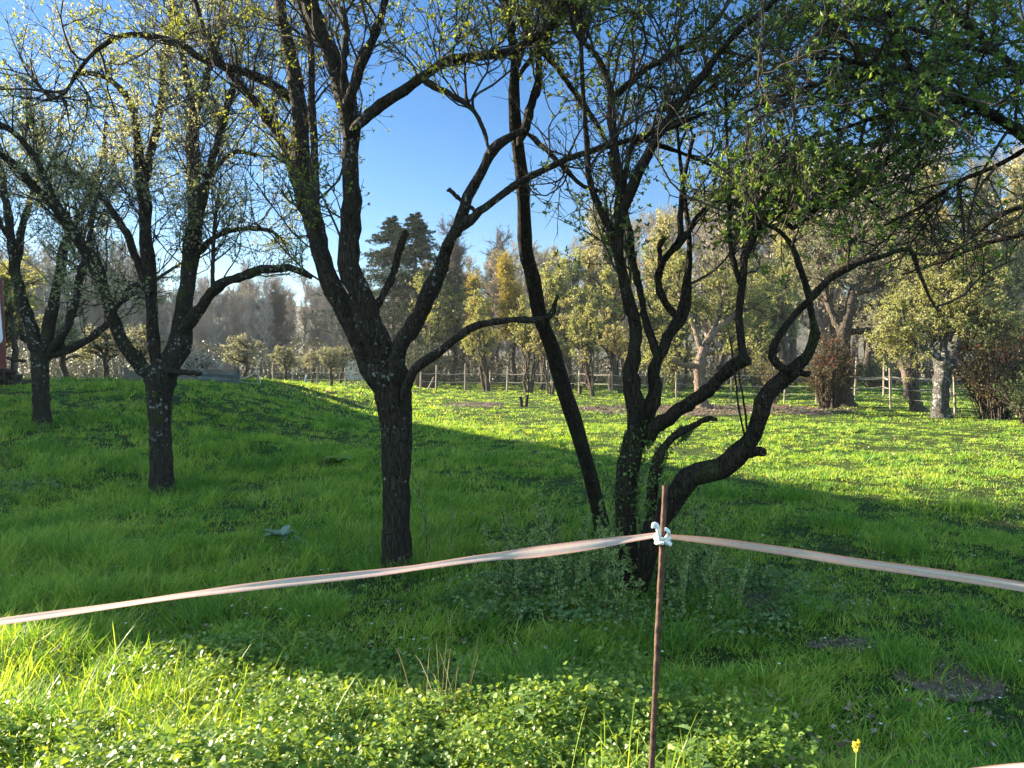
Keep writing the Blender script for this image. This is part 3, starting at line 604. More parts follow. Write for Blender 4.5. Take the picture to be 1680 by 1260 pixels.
# tree 4: many-stemmed tree behind the post
d = ground(1035, 985)[1]; base = ground(1035, 985)
trunk = limb3([(1034, 1010, 46), (1033, 980, 42), (1031, 930, 38), (1028, 880, 37), (1026, 820, 36), (1030, 770, 38), (1040, 725, 42), (1048, 695, 38)], d, d, 28)
limbs = [
 L(d, d - .3, [(1046, 730, 40), (1044, 695, 36), (1040, 655, 34), (1037, 620, 31), (1043, 575, 27), (1044, 535, 26), (1031, 500, 23), (1022, 460, 20), (1014, 415, 20), (1000, 375, 17), (984, 338, 12), (967, 295, 11), (963, 250, 10), (960, 200, 9), (955, 100, 8), (950, -20, 6)], 0.6),
 L(d - .2, d - .2, [(1016, 420, 20), (1019, 350, 18), (1018, 300, 16), (1009, 240, 14), (1004, 180, 14), (1000, 135, 13), (978, 90, 10), (945, 55, 7), (930, 0, 5)], 1.0),
 L(d - .2, d + .3, [(1004, 160, 13), (1030, 140, 12), (1060, 113, 11), (1120, 80, 9), (1175, 35, 7), (1210, -20, 5)], 1.2),
 L(d - .2, d - .6, [(1019, 370, 18), (1040, 300, 17), (1066, 248, 17), (1095, 200, 15), (1126, 155, 14), (1160, 113, 13), (1200, 62, 11), (1260, 10, 9), (1310, -40, 6)], 0.9),
 L(d, d + .3, [(1052, 715, 30), (1064, 670, 26), (1072, 630, 24), (1080, 590, 22), (1096, 552, 20), (1116, 522, 21), (1124, 490, 18), (1129, 440, 12), (1131, 390, 10), (1126, 340, 8), (1118, 290, 7), (1110, 200, 5)], 0.5),
 L(d + .1, d + .4, [(1080, 592, 16), (1066, 550, 15), (1056, 510, 14), (1046, 460, 13), (1036, 410, 12), (1029, 365, 12), (1016, 320, 9), (1000, 250, 7)], 0.5),
 L(d + .2, d + .1, [(1116, 524, 17), (1092, 500, 15), (1081, 470, 14), (1083, 440, 14), (1100, 413, 13), (1117, 390, 12), (1116, 345, 10), (1122, 290, 8), (1140, 220, 6)], 0.5),
 L(d + .1, d + .1, [(1083, 445, 10), (1082, 415, 9), (1083, 400, 9), (1091, 394, 8)], 0.0),
 L(d, d - .5, [(1056, 725, 30), (1078, 700, 26), (1118, 672, 24), (1160, 640, 24), (1192, 608, 24), (1222, 585, 28)], 0.1),
 L(d - .45, d - .3, [(1220, 592, 20), (1213, 545, 15), (1214, 500, 15), (1219, 460, 15), (1224, 425, 15), (1236, 390, 17), (1252, 362, 20), (1275, 348, 10), (1300, 375, 9), (1330, 352, 8), (1370, 322, 7), (1410, 320, 5), (1450, 345, 4)], 0.8),
 L(d - .4, d - .1, [(1217, 470, 11), (1203, 430, 10), (1197, 390, 9), (1196, 300, 7), (1192, 200, 5), (1190, 120, 4)], 0.6),
 L(d - .2, d - .4, [(1062, 900, 24), (1066, 850, 22), (1072, 800, 23), (1082, 752, 18), (1103, 718, 15), (1130, 702, 13), (1158, 688, 11), (1177, 687, 7)], 0.02),
 L(d - .1, d - .9, [(1050, 975, 30), (1062, 925, 34), (1072, 875, 38), (1088, 835, 42), (1112, 800, 42), (1145, 780, 38), (1190, 766, 36), (1220, 740, 36), (1234, 705, 34), (1254, 665, 33), (1275, 635, 32), (1300, 606, 28), (1325, 580, 22), (1338, 545, 22)], 0.02),
 L(d - .9, d - 1.2, [(1338, 555, 18), (1333, 520, 13), (1322, 470, 11), (1304, 415, 11), (1285, 385, 9), (1262, 372, 7), (1230, 350, 5)], 0.4),
 L(d - .8, d - 1.1, [(1296, 612, 20), (1272, 592, 16), (1268, 568, 15), (1290, 535, 13), (1325, 495, 13), (1360, 460, 12), (1400, 435, 11), (1450, 420, 10), (1490, 409, 10), (1506, 440, 8), (1522, 482, 6), (1540, 512, 3)], 0.35),
 L(d - .6, d - .65, [(1222, 742, 22), (1240, 741, 17), (1252, 740, 15)], 0.0),
 L(d - .85, d - .85, [(1300, 612, 16), (1318, 612, 11), (1328, 614, 10)], 0.0),
 L(d - .6, d - .7, [(1226, 735, 4), (1212, 670, 3.5), (1204, 600, 3), (1195, 540, 2)], 0.3),
 L(d - .6, d - .6, [(1228, 735, 4), (1222, 670, 3.5), (1212, 610, 3), (1215, 560, 2)], 0.3),
 L(d - .2, d + .3, [(1019, 330, 10), (1040, 235, 9), (1085, 240, 8), (1140, 260, 7), (1185, 280, 5)], 0.8),
 L(d, d + .5, [(1110, 410, 10), (1150, 350, 10), (1180, 330, 9), (1230, 330, 8), (1290, 328, 6), (1330, 340, 4)], 0.6),
]
PR4 = [(600, 200, 850, 600, 0.95), (860, 560, 2000, 1300, 0.97), (860, 420, 1600, 560, 0.7)]
t4 = traced_tree('multi_stem_tree', 'dark many-stemmed fruit tree with a kinked low branch, behind the rusty post', base, trunk, limbs, M_bark_brown, M_leaf_c, dens=7.5, cluster=5, prune=PR4, n2=7, n3=4, per=2, leafsz=(0.018, 0.036))

ivy(t4, [limb3([(1048, 700, 40), (1030, 790, 44), (1028, 900, 40)], base[1], base[1]) + (1,), limb3([(1066, 850, 22), (1082, 752, 20), (1130, 702, 15)], base[1] - .3, base[1] - .3) + (1,), limb3([(1046, 725, 40), (1075, 700, 30), (1110, 690, 26)], base[1], base[1]) + (1,)], base)
# tree 5: single leaning stem
d = ground(992, 884)[1]; base = ground(992, 884)
trunk = limb3([(994, 905, 26), (990, 880, 24), (980, 830, 23), (965, 770, 25), (945, 700, 27), (925, 640, 28), (906, 572, 28), (886, 520, 26), (875, 460, 26), (862, 410, 25), (860, 360, 25), (857, 300, 23), (851, 250, 22), (846, 210, 22), (843, 150, 23), (846, 80, 20)], d, d - 1.6, 44)
dt = d - 1.5
limbs = [
 L(dt, dt - .2, [(846, 100, 18), (840, 50, 15), (833, 10, 12), (828, -50, 10)], 1.2),
 L(dt, dt, [(852, 240, 20), (866, 195, 16), (880, 145, 15), (884, 95, 14), (868, 62, 12), (850, 20, 8), (846, -30, 6)], 1.2),
 L(dt, dt - .3, [(880, 90, 14), (903, 50, 11), (925, 28, 10), (948, -10, 8)], 1.5),
 L(dt, dt + .4, [(850, 130, 9), (880, 80, 8), (905, 30, 7), (912, -20, 6)], 1.2),
 L(dt, dt + .4, [(850, 110, 8), (862, 60, 7), (868, -20, 6)], 1.2),
 L(dt, dt - .5, [(866, 220, 10), (900, 250, 9), (950, 300, 8), (985, 315, 7)], 0.5),
 L(d - .9, d - 1.1, [(890, 535, 12), (903, 515, 9), (915, 485, 5)], 0.0),
 L(dt, dt + .5, [(870, 60, 10), (920, 120, 10), (970, 190, 9), (1000, 240, 7)], 0.8),
]
traced_tree('leaning_tree', 'slim dark single-stemmed tree leaning left, beside the many-stemmed one', base, trunk, limbs, M_bark_brown, M_leaf_c, dens=7, cluster=5, prune=[(590, 190, 835, 620, 0.97), (600, 440, 1500, 1300, 1.0)], n2=7, n3=4, per=2, leafsz=(0.018, 0.036))

# tree 6: trunk outside the frame on the right, crown over the top right
d = 5.0
base = on_ground(2010, 5.2)
bx = base[0]
tp = smooth_line([base + np.array([0, 0, -0.1]), base + np.array([-0.02, 0, 0.6]), base + np.array([-0.1, -0.05, 1.3]), base + np.array([-0.2, -0.1, 1.9])], 24)
trunk = (tp, np.linspace(0.16, 0.13, 24))
limbs = [
 L(5.1, 4.2, [(1970, 470, 50), (1860, 370, 36), (1760, 285, 28), (1690, 228, 23), (1640, 195, 19), (1590, 167, 17), (1540, 147, 14), (1500, 133, 12), (1450, 120, 9), (1400, 100, 8), (1330, 95, 5)], 1.7),
 L(5.1, 4.6, [(1975, 460, 40), (1850, 240, 24), (1760, 160, 18), (1690, 125, 16), (1640, 92, 15), (1600, 50, 13), (1550, 8, 10), (1500, -40, 8)], 1.7),
 L(4.4, 3.9, [(1505, 136, 10), (1488, 95, 9), (1465, 40, 7), (1450, -20, 5)], 1.8),
 L(4.5, 4.4, [(1590, 168, 9), (1520, 170, 8), (1450, 190, 8), (1370, 215, 6), (1280, 240, 4)], 1.8),
 L(4.7, 5.2, [(1700, 232, 10), (1640, 270, 9), (1570, 300, 8), (1510, 340, 6), (1450, 370, 4)], 1.8),
 L(5.0, 5.6, [(1800, 330, 12), (1720, 330, 10), (1650, 350, 8), (1580, 400, 6), (1540, 440, 4)], 1.6),
 L(4.4, 4.0, [(1450, 120, 8), (1380, 130, 7), (1300, 150, 6), (1220, 185, 4)], 1.8),
 L(4.6, 5.2, [(1640, 92, 9), (1540, 60, 8), (1420, 30, 7), (1320, 30, 5), (1230, 60, 3)], 1.8),
 L(4.7, 5.3, [(1700, 130, 9), (1620, 120, 8), (1520, 90, 7), (1400, 75, 6)], 1.8),
 L(5.2, 6.0, [(1800, 380, 12), (1700, 380, 10), (1620, 400, 8), (1540, 430, 6), (1480, 450, 4)], 1.7),
 L(4.6, 5.0, [(1560, 155, 9), (1500, 220, 8), (1430, 280, 7), (1350, 320, 5), (1280, 350, 3)], 1.7),
 L(5.0, 6.2, [(1760, 160, 14), (1690, 60, 10), (1640, -10, 8), (1600, -80, 6)], 1.6),
]
traced_tree('overhanging_tree', 'dense green tree whose leafy boughs hang in from beyond the right edge', base, trunk, limbs, M_bark_brown, M_leaf_d, dens=5.6, cluster=5, prune=[(860, 150, 1150, 500, 0.8), (0, 470, 2000, 1400, 0.95)], n2=7, n3=4, per=2, leafsz=(0.018, 0.038), l1=(0.4, 1.2), up=0.05, trop=-0.04)

s_dir = np.array([0.92, -0.391]); s_dir /= np.linalg.norm(s_dir)
def shade_src(pt, h):            # point at height h whose shadow falls on pt
    L_ = h / math.tan(SUN_EL); return np.array(pt[:2]) - s_dir * L_
# ------------------------------------------------------------------ generic far trees
def gen_tree(h, r, stems=1, fork=0.35, spread=0.5, n1=14, n2=10, n3=6, l1=0.45, ang=(35, 70), up=0.35, leaf=(0.06, 0.12), per=2, cl=2, lean=0.08, bark=M_bark_mid, leafm=None, name='tree', K0=10, leaf_tmin=0.0, l2=0.4, l3=0.15, trop=0.04, tw=3, rmin=0.006, droop=0, tb0=None, quick=False):
    """a tree at the origin. returns (trunk_mesh_object, crown_mesh_object or None) with no parent"""
    b = Buf(); P0 = []; R0 = []
    for s in range(stems):
        a = rng.random() * 6.283; ln = lean * (1 if stems == 1 else 2.6)
        top = np.array([math.cos(a) * ln * h, math.sin(a) * ln * h, h * (0.8 if stems == 1 else rng.uniform(.6, .9))])
        st = np.array([math.cos(a), math.sin(a), 0]) * (0 if stems == 1 else r * 1.3)
        t = np.linspace(0, 1, K0)[:, None]; pts = st + top * t + rng.normal(size=(K0, 3)) * np.array([1, 1, 0]) * h * 0.012; pts[0] = st + np.array([0, 0, -0.15])
        rs = r * (1 if stems == 1 else 0.7); rr = rs * (1 - 0.85 * t[:, 0]) ** 0.8 + 0.01; rr[0] *= 1.3
        P0.append(pts); R0.append(rr)
    P0 = np.array(P0); R0 = np.array(R0); tubes(b, P0, R0, 9, rough=0.05)
    Q1, R1 = kids(P0, R0, n1, (h * l1 * 0.6, h * l1), tmin=fork, ang=ang, up=up, K=8, wig=0.24, rk=0.62, r1=rmin, trop=trop, taper_len=0.55)
    Q2, R2 = kids(Q1, R1, n2, (h * l1 * l2 * 0.4, h * l1 * l2), tmin=0.2, ang=(30, 70), up=up * 0.4, K=6, wig=0.28, rk=0.6, r1=rmin * 0.7, trop=trop, taper_len=0.4)
    Q3, R3 = kids(Q2, R2, n3, (h * l1 * l3 * 0.5, h * l1 * l3), tmin=0.1, ang=(30, 75), up=0.1, K=4, wig=0.3, rk=0.6, r1=rmin * 0.5, trop=trop + (-0.2 if droop else 0), taper_len=0.3)
    tubes(b, Q1, R1, 6); tubes(b, Q2, R2, 4); tubes(b, Q3, R3, 3)
    to = b.build('trunk', bark)
    co = None
    if leafm is not None:
        lb = Buf(); twig_leaves(lb, Q3, per, leaf, cluster=cl, spread=0.8, droop=droop * 0.3); twig_leaves(lb, Q2, 1, leaf, cluster=cl, spread=0.8)
        co = lb.build('crown', leafm, smooth=False)
    return to, co
class Proto:
    def __init__(s, maker): s.maker = maker; s.made = False
    def place(s, name, label, loc, scale=1.0, rz=None, group=None, cat='tree', sz=None):
        root = empty(name, loc, rng.random() * 6.283 if rz is None else rz)
        k = scale if sz is None else sz
        root.scale = (scale, scale, k)
        if not s.made:
            s.parts = [o for o in s.maker() if o is not None]; s.made = True
            for o in s.parts: o.parent = root
        else:
            for o in s.parts:
                c = o.copy(); C.objects.link(c); c.parent = root
        tag(root, label, cat, group); return root
LM = lambda name, cols, **k: leaf_mat(name, cols, **k)
M_lf_fresh = LM('leaf_fresh', [(0.17, 0.2, 0.07), (0.29, 0.31, 0.12), (0.45, 0.45, 0.22)], trans=0.45)
M_lf_tan = LM('leaf_tan', [(0.24, 0.22, 0.08), (0.38, 0.35, 0.14), (0.52, 0.48, 0.24)], trans=0.35, tint=(1.2, 1.1, .7))
M_lf_grey = LM('leaf_greygreen', [(0.18, 0.17, 0.09), (0.3, 0.285, 0.17), (0.46, 0.43, 0.33)], trans=0.35, tint=(1.1, 1.1, .8))
M_lf_yellow = LM('leaf_yellow', [(0.28, 0.21, 0.03), (0.42, 0.32, 0.045), (0.5, 0.42, 0.08)], trans=0.4, tint=(1.1, 1.1, .7))
M_lf_brown = LM('leaf_brown', [(0.16, 0.13, 0.1), (0.24, 0.2, 0.16), (0.34, 0.29, 0.24)], trans=0.25, tint=(1, 1, 1))
M_lf_dark = LM('leaf_dark', [(0.025, 0.055, 0.018), (0.05, 0.09, 0.025), (0.09, 0.13, 0.04)], trans=0.25)
M_lf_bloom = LM('leaf_bloom', [(0.17, 0.18, 0.07), (0.28, 0.28, 0.15), (0.5, 0.47, 0.38)], trans=0.4, tint=(1.1, 1.1, .8))
M_needle = LM('needles', [(0.012, 0.03, 0.012), (0.028, 0.055, 0.022), (0.05, 0.085, 0.035)], trans=0.1)

prot = {
 'orchard': [Proto(lambda: gen_tree(3.4, 0.13, fork=0.42, n1=11, n2=12, n3=7, l1=0.62, ang=(45, 80), up=0.25, leaf=(0.06, 0.12), per=2, cl=2, leafm=M_lf_grey, trop=-0.01)),
             Proto(lambda: gen_tree(3.4, 0.12, fork=0.42, n1=11, n2=12, n3=7, l1=0.6, ang=(45, 80), up=0.3, leaf=(0.06, 0.11), per=2, cl=2, leafm=M_lf_bloom, trop=-0.01))],
 'fresh': [Proto(lambda: gen_tree(6, 0.16, fork=0.38, n1=14, n2=12, n3=7, l1=0.42, leaf=(0.07, 0.14), per=2, cl=2, leafm=M_lf_fresh)),
           Proto(lambda: gen_tree(6, 0.14, stems=3, fork=0.35, n1=8, n2=10, n3=6, l1=0.36, leaf=(0.07, 0.13), per=2, cl=2, leafm=M_lf_fresh))],
 'coppice': [Proto(lambda: gen_tree(4.6, 0.06, stems=6, fork=0.42, n1=7, n2=7, n3=5, l1=0.3, leaf=(0.05, 0.1), per=2, cl=2, lean=0.06, leafm=M_lf_fresh)),
             Proto(lambda: gen_tree(4.6, 0.05, stems=4, fork=0.42, n1=8, n2=7, n3=5, l1=0.28, leaf=(0.05, 0.1), per=2, cl=2, lean=0.06, leafm=M_lf_tan))],
 'tan': [Proto(lambda: gen_tree(12, 0.22, fork=0.18, n1=26, n2=13, n3=8, l1=0.3, ang=(25, 60), leaf=(0.1, 0.2), per=2, cl=2, leafm=M_lf_tan)),
         Proto(lambda: gen_tree(12, 0.2, stems=2, fork=0.15, n1=18, n2=12, n3=8, l1=0.3, ang=(25, 60), leaf=(0.1, 0.2), per=2, cl=2, leafm=M_lf_fresh)),
         Proto(lambda: gen_tree(12, 0.22, fork=0.15, n1=26, n2=13, n3=8, l1=0.32, ang=(25, 65), leaf=(0.1, 0.2), per=1, cl=2, leafm=M_lf_grey))],
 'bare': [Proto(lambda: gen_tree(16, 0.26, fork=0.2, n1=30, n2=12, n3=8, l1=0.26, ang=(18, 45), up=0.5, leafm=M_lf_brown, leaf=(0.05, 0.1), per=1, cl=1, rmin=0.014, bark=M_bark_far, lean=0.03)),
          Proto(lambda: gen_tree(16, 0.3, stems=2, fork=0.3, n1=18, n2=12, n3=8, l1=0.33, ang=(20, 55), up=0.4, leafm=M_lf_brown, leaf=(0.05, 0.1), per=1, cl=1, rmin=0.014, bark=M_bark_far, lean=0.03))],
 'willow': [Proto(lambda: gen_tree(11, 0.3, fork=0.25, n1=18, n2=12, n3=12, l1=0.36, ang=(30, 70), leaf=(0.12, 0.22), per=2, cl=2, leafm=M_lf_yellow, droop=1, l3=0.35, bark=M_bark_mid))],
}
def far(kind, i, px, d, hpx_top, base_h, name, label, cat='tree', group=None, wide=1.0):
    p = on_ground(px, d); top = P(px, hpx_top, d)[2]; s = (top - p[2]) / base_h
    return prot[kind][i].place(name, label, p - np.array([0, 0, 0.05]), scale=s * wide, sz=s, cat=cat, group=group)

# left orchard behind the fence
for (px, d, ty, i, lab) in [
    (398, 46, 545, 0, 'yellow-green orchard tree just right of the board compost bay'),
    (470, 50, 568, 1, 'pale blossoming orchard tree between the leaning white stake and the bay'),
    (512, 54, 575, 0, 'small orchard tree in the far paddock, middle of the row'),
    (545, 50, 570, 1, 'small blossoming orchard tree left of the dark forked trunk, in the far paddock'),
    (558, 60, 568, 0, 'orchard tree half hidden behind its blossoming neighbour in the far paddock'),
    (610, 62, 575, 1, 'orchard tree in front of the white wall in the far paddock')]:
    far('orchard', i, px, d, ty - 8, 3.7, 'orchard_tree', lab, wide=1.15)
for (px, d, ty, i, lab) in [
    (172, 36, 520, 0, 'thin pale orchard tree behind the mound crest, seen between the two lichen trunks'),
    (110, 40, 500, 1, 'light green orchard tree behind the mound, right of the small grey trunk'),
    (232, 44, 520, 0, 'spreading orchard tree behind the brush pile')]:
    far('orchard', i, px, d, ty, 3.7, 'orchard_tree', lab, wide=1.3)
# yellow-green trees behind the trailer at the left
far('fresh', 0, 28, 34, 430, 5.8, 'leafy_tree', 'yellow-green leafy tree right beside the red trailer', wide=1.0)
far('fresh', 1, -30, 40, 420, 5.8, 'leafy_tree', 'green leafy tree rising behind the red trailer', wide=1.2)
# round young tree and the coppice clumps
far('fresh', 1, 803, 50, 485, 5.8, 'leafy_tree', 'young round-crowned tree in front of the rope fence, under the long bare branch', wide=1.0)
for (px, d, ty, i, lab) in [(868, 46, 470, 0, 'clump of thin stems with pale leaves, first behind the leaning stem'), (905, 44, 480, 1, 'clump of thin bare-legged stems second to the right of the leaning stem'),
                            (975, 42, 480, 0, 'clump of thin leafy stems beside the split stump'), (1020, 46, 470, 1, 'thin leafy stems between the two thickest stems of the dark tree'),
                            (1245, 40, 560, 1, 'low clump of bare thin stems right of the pale-barked tree'), (1075, 44, 540, 0, 'tangled bare bush behind the bare earth strip')]:
    far('coppice', i, px, d, ty, 4.4, 'thin_stem_clump', lab, group='thin-stemmed clumps along the rope fence', wide=1.0)
prot['fresh'][1].place('leafy_tree', 'unseen young tree added beyond the left edge to dapple the weed bank', (-8.6, 7.0, float(H(-8.6, 7.0)) - .05), scale=.42)  # extra tree out of frame, added to break up the sun on the weeds
# middle hedge trees
far('fresh', 0, 712, 58, 448, 5.8, 'leafy_tree', 'olive green hedge tree seen right of the forked trunk crotch', wide=0.9)
far('fresh', 0, 745, 64, 470, 5.8, 'leafy_tree', 'pale green hedge tree below the bare poplars', wide=0.9)
far('willow', 0, 845, 66, 418, 10.5, 'yellow_willow', 'bright yellow weeping willow beyond the leaning stem', wide=0.62)
far('willow', 0, 790, 72, 452, 10.5, 'yellow_willow', 'smaller yellowish willow left of the bright one', wide=0.7)
for (px, d, ty, i, lab) in [(742, 84, 392, 0, 'bare tall tree right next to the spruces'), (765, 80, 352, 1, 'tallest bare tree between the spruces and the willow'), (818, 88, 375, 0, 'bare thin tree behind the yellow willow'), (798, 92, 365, 1, 'bare tree just left of the willow top')]:
    far('bare', i, px, d, ty, 15.5, 'bare_tree', lab, wide=0.9)
far('bare', 1, 462, 88, 452, 15.5, 'bare_tree', 'tall bare tree standing above the far paddock', wide=1.0)
far('bare', 0, 428, 96, 470, 15.5, 'bare_tree', 'bare tree left of the tallest one above the paddock', wide=1.0)
# mid-distance green trees right
for (px, d, ty, k, i, lab) in [
    (905, 58, 395, 'tan', 1, 'tan green tree rising behind the clumps, right of the leaning stem'),
    (960, 64, 335, 'tan', 0, 'tall tan tree with fine twigs seen through the thin stems'),
    (1010, 60, 320, 'tan', 2, 'tall grey-green tree behind the main stems of the dark tree'),
    (1075, 66, 330, 'tan', 0, 'tall tan tree between the dark stems and the kinked branch'),
    (1120, 56, 380, 'tan', 1, 'fresh green tree behind the tree with pale bark'),
    (1180, 62, 300, 'tan', 2, 'grey-green tree rising above the pale-barked tree'),
    (1240, 58, 310, 'tan', 1, 'green tree left of the big ivy-skirted trunk'),
    (1300, 66, 255, 'tan', 0, 'tall tan tree behind the big ivy-skirted trunk'),
    (1360, 70, 250, 'tan', 2, 'tall grey-green tree above the ivy-skirted trunk'),
    (1430, 66, 255, 'tan', 2, 'tall pinkish grey tree at the right behind the orchard gap'),
    (1500, 72, 245, 'tan', 0, 'tall tan tree behind the leaning orchard trunk'),
    (1570, 66, 260, 'tan', 2, 'tall tree behind the lichen-grey trunk'),
    (1640, 62, 250, 'tan', 0, 'tall tree behind the red-flowered shrub'),
    (1710, 66, 280, 'tan', 2, 'tall tree cut by the right edge')]:
    far(k, i, px, d, ty, 11.5, 'woodland_tree', lab, wide=0.85)

for (px, d, ty, k, i, lab) in [
    (888, 52, 450, 'fresh', 0, 'pale green tree filling the gap right of the leaning stem'),
    (940, 54, 430, 'fresh', 1, 'bright young tree behind the split stump'),
    (1005, 52, 440, 'fresh', 0, 'bright green tree framed by the two main stems of the dark tree'),
    (1060, 55, 420, 'fresh', 1, 'yellow-green tree behind the tangled bare bush'),
    (1110, 50, 450, 'fresh', 0, 'yellow-green tree just left of the pale-barked one'),
    (1215, 52, 440, 'fresh', 1, 'yellow-green tree just right of the pale-barked one'),
    (1290, 54, 430, 'fresh', 0, 'green tree seen through the loop of the kinked branch')]:
    far(k, i, px, d, ty, 5.8, 'leafy_tree', lab, wide=1.05)
# spruces
def make_spruce(h=15.0):
    b = Buf(); t = np.linspace(0, 1, 12)[:, None]; pts = np.array([[0, 0, h]]) * t; tubes(b, pts, 0.22 * (1 - t[:, 0]) + 0.01, 7)
    lb = Buf(); P1 = []; N = 300
    z = h * (0.10 + 0.89 * np.sqrt(rng.random(N)) ** 1.2); z = np.clip(z, 0, h * .99)
    a = rng.random(N) * 6.283; ln = (h - z) * 0.72 * rng.uniform(0.3, 1.1, N) + 0.1
    K = 6; Q = []
    for k in range(K):
        s = k / (K - 1); Q.append(np.stack([np.cos(a) * ln * s, np.sin(a) * ln * s, z - ln * 0.28 * s + ln * 0.22 * s * s], 1))
    Q = np.stack(Q, 1); tubes(b, Q, np.linspace(0.03, 0.005, K)[None].repeat(N, 0), 3)
    qs = []
    for z0, z1, la, lb2 in ((.93, 1.1, .05, .16), (.85, .93, .1, .3), (.7, .85, .2, .55), (-1, .7, .3, .8)):
        k = (z >= z0 * h) & (z < z1 * h); qs.append(kids(Q[k], np.full((int(k.sum()), K), .01), 20, (la, lb2), tmin=0.1, ang=(35, 65), up=-0.15, K=4, wig=0.1, trop=-0.12)[0])
    Q2 = np.concatenate(qs)
    twig_leaves(lb, Q2, 12, (0.07, 0.15), cluster=2, spread=0.55, width=0.28, up=-0.1)
    return b.build('trunk', M_bark_far), lb.build('crown', M_needle, smooth=False)
sp_ = Proto(make_spruce)
for (px, d, ty, lab) in [(645, 66, 352, 'dark spruce, left one of the pair beyond the meadow'), (683, 64, 346, 'dark spruce, right one of the pair beyond the meadow')]:
    p = on_ground(px, d); s = (P(px, ty, d)[2] - p[2]) / 15.0
    sp_.place('spruce', lab, p, scale=s * 1.45, sz=s)

_t = shade_src((2.2, 15.2), 10.6)  # extra spruce out of frame, placed so its shadow tip lands here
sp_.place('spruce', 'unseen spruce added beyond the left edge to cast a finger of shadow', (_t[0], _t[1], 0), scale=10.6 / 15.0)
# dark evergreen bushes and shrubs
def make_bush(h, w, leafm, n=90, leaf=(0.06, 0.12), cl=2, per=3, bark=M_bark_mid, extra=None):
    N = n; a = rng.random(N) * 6.283; el = rng.uniform(0.25, 1.4, N); K = 7
    st = np.stack([np.cos(a) * w * 0.18 * rng.random(N), np.sin(a) * w * 0.18 * rng.random(N), np.full(N, -0.05)], 1)
    tip = np.stack([np.cos(a) * w * 0.5 * np.cos(el), np.sin(a) * w * 0.5 * np.cos(el), h * (0.25 + 0.75 * np.sin(el)) * rng.uniform(.75, 1.05, N)], 1)
    t = np.linspace(0, 1, K)[None, :, None]; Q = st[:, None] * (1 - t) + tip[:, None] * t + np.array([0, 0, 1.]) * (t * (1 - t)) * h * 0.35
    Q = Q + rng.normal(size=Q.shape) * 0.02 * h * t
    b = Buf(); Rr = np.linspace(0.02, 0.005, K)[None].repeat(N, 0); tubes(b, Q, Rr, 4)
    Q2, R2 = kids(Q, Rr, 7, (h * .12, h * .3), tmin=0.1, ang=(25, 70), up=0.1, K=4, r0=.006, r1=0.003); tubes(b, Q2, R2, 3)
    lb = Buf(); twig_leaves(lb, Q2, per, leaf, cluster=cl, spread=0.8)
    out = [b.build('stems', bark), lb.build('foliage', leafm, smooth=False)]
    if extra is not None:
        fb = Buf(); k = rng.random(len(Q2)) < extra[1]; k &= (Q2[:, -1, 2] > h * 0.55); twig_leaves(fb, Q2[k], 5, (0.03, 0.06), cluster=3, spread=0.9); out.append(fb.build('blossom', extra[0], smooth=False))
    return out
M_red = LM('red_blossom', [(0.28, 0.015, 0.02), (0.45, 0.03, 0.035), (0.55, 0.07, 0.06)], trans=0.3, tint=(1, .9, .9))
M_lf_russet = LM('leaf_russet', [(0.06, 0.055, 0.025), (0.12, 0.1, 0.04), (0.2, 0.14, 0.06)], trans=0.35, tint=(1.2, 1, .6))
def put(objs, name, label, loc, cat, scale=(1, 1, 1), group=None):
    r = empty(name, loc); r.scale = scale; tag(r, label, cat, group)
    for o in objs: o.parent = r
    return r
put(make_bush(3.6, 4.4, M_lf_dark, 120), 'evergreen_bush', 'dark green round bush where the rope fence starts, under the bare arching branch', on_ground(697, 56), 'bush')
put(make_bush(3.0, 2.3, M_lf_russet, 140, leaf=(0.05, 0.09), extra=(M_red, 0.06)), 'flowering_shrub', 'russet twiggy shrub with red flowers round the foot of the big trunk', on_ground(1362, 29.5), 'shrub')
put(make_bush(3.0, 2.8, M_lf_russet, 150, leaf=(0.05, 0.09), extra=(M_red, 0.09)), 'flowering_shrub', 'dark twiggy shrub with red flowers near the right edge', on_ground(1635, 23.5), 'shrub')
put(make_bush(1.6, 2.4, M_lf_dark, 80, leaf=(0.05, 0.09)), 'evergreen_bush', 'low dark bush at the right edge beside the red-flowered shrub', on_ground(1700, 21.5), 'bush')
put(make_bush(2.2, 1.6, M_lf_yellow, 26, leaf=(0.04, 0.07), per=1), 'yellow_shrub', 'small yellow-flowering shrub left of the big ivy-skirted trunk', on_ground(1270, 32), 'shrub')
put(make_bush(2.2, 5.0, M_lf_dark, 120, leaf=(0.06, 0.12)), 'evergreen_bush', 'dark bush in the shade beyond the far orchard gap', on_ground(1440, 58), 'bush')

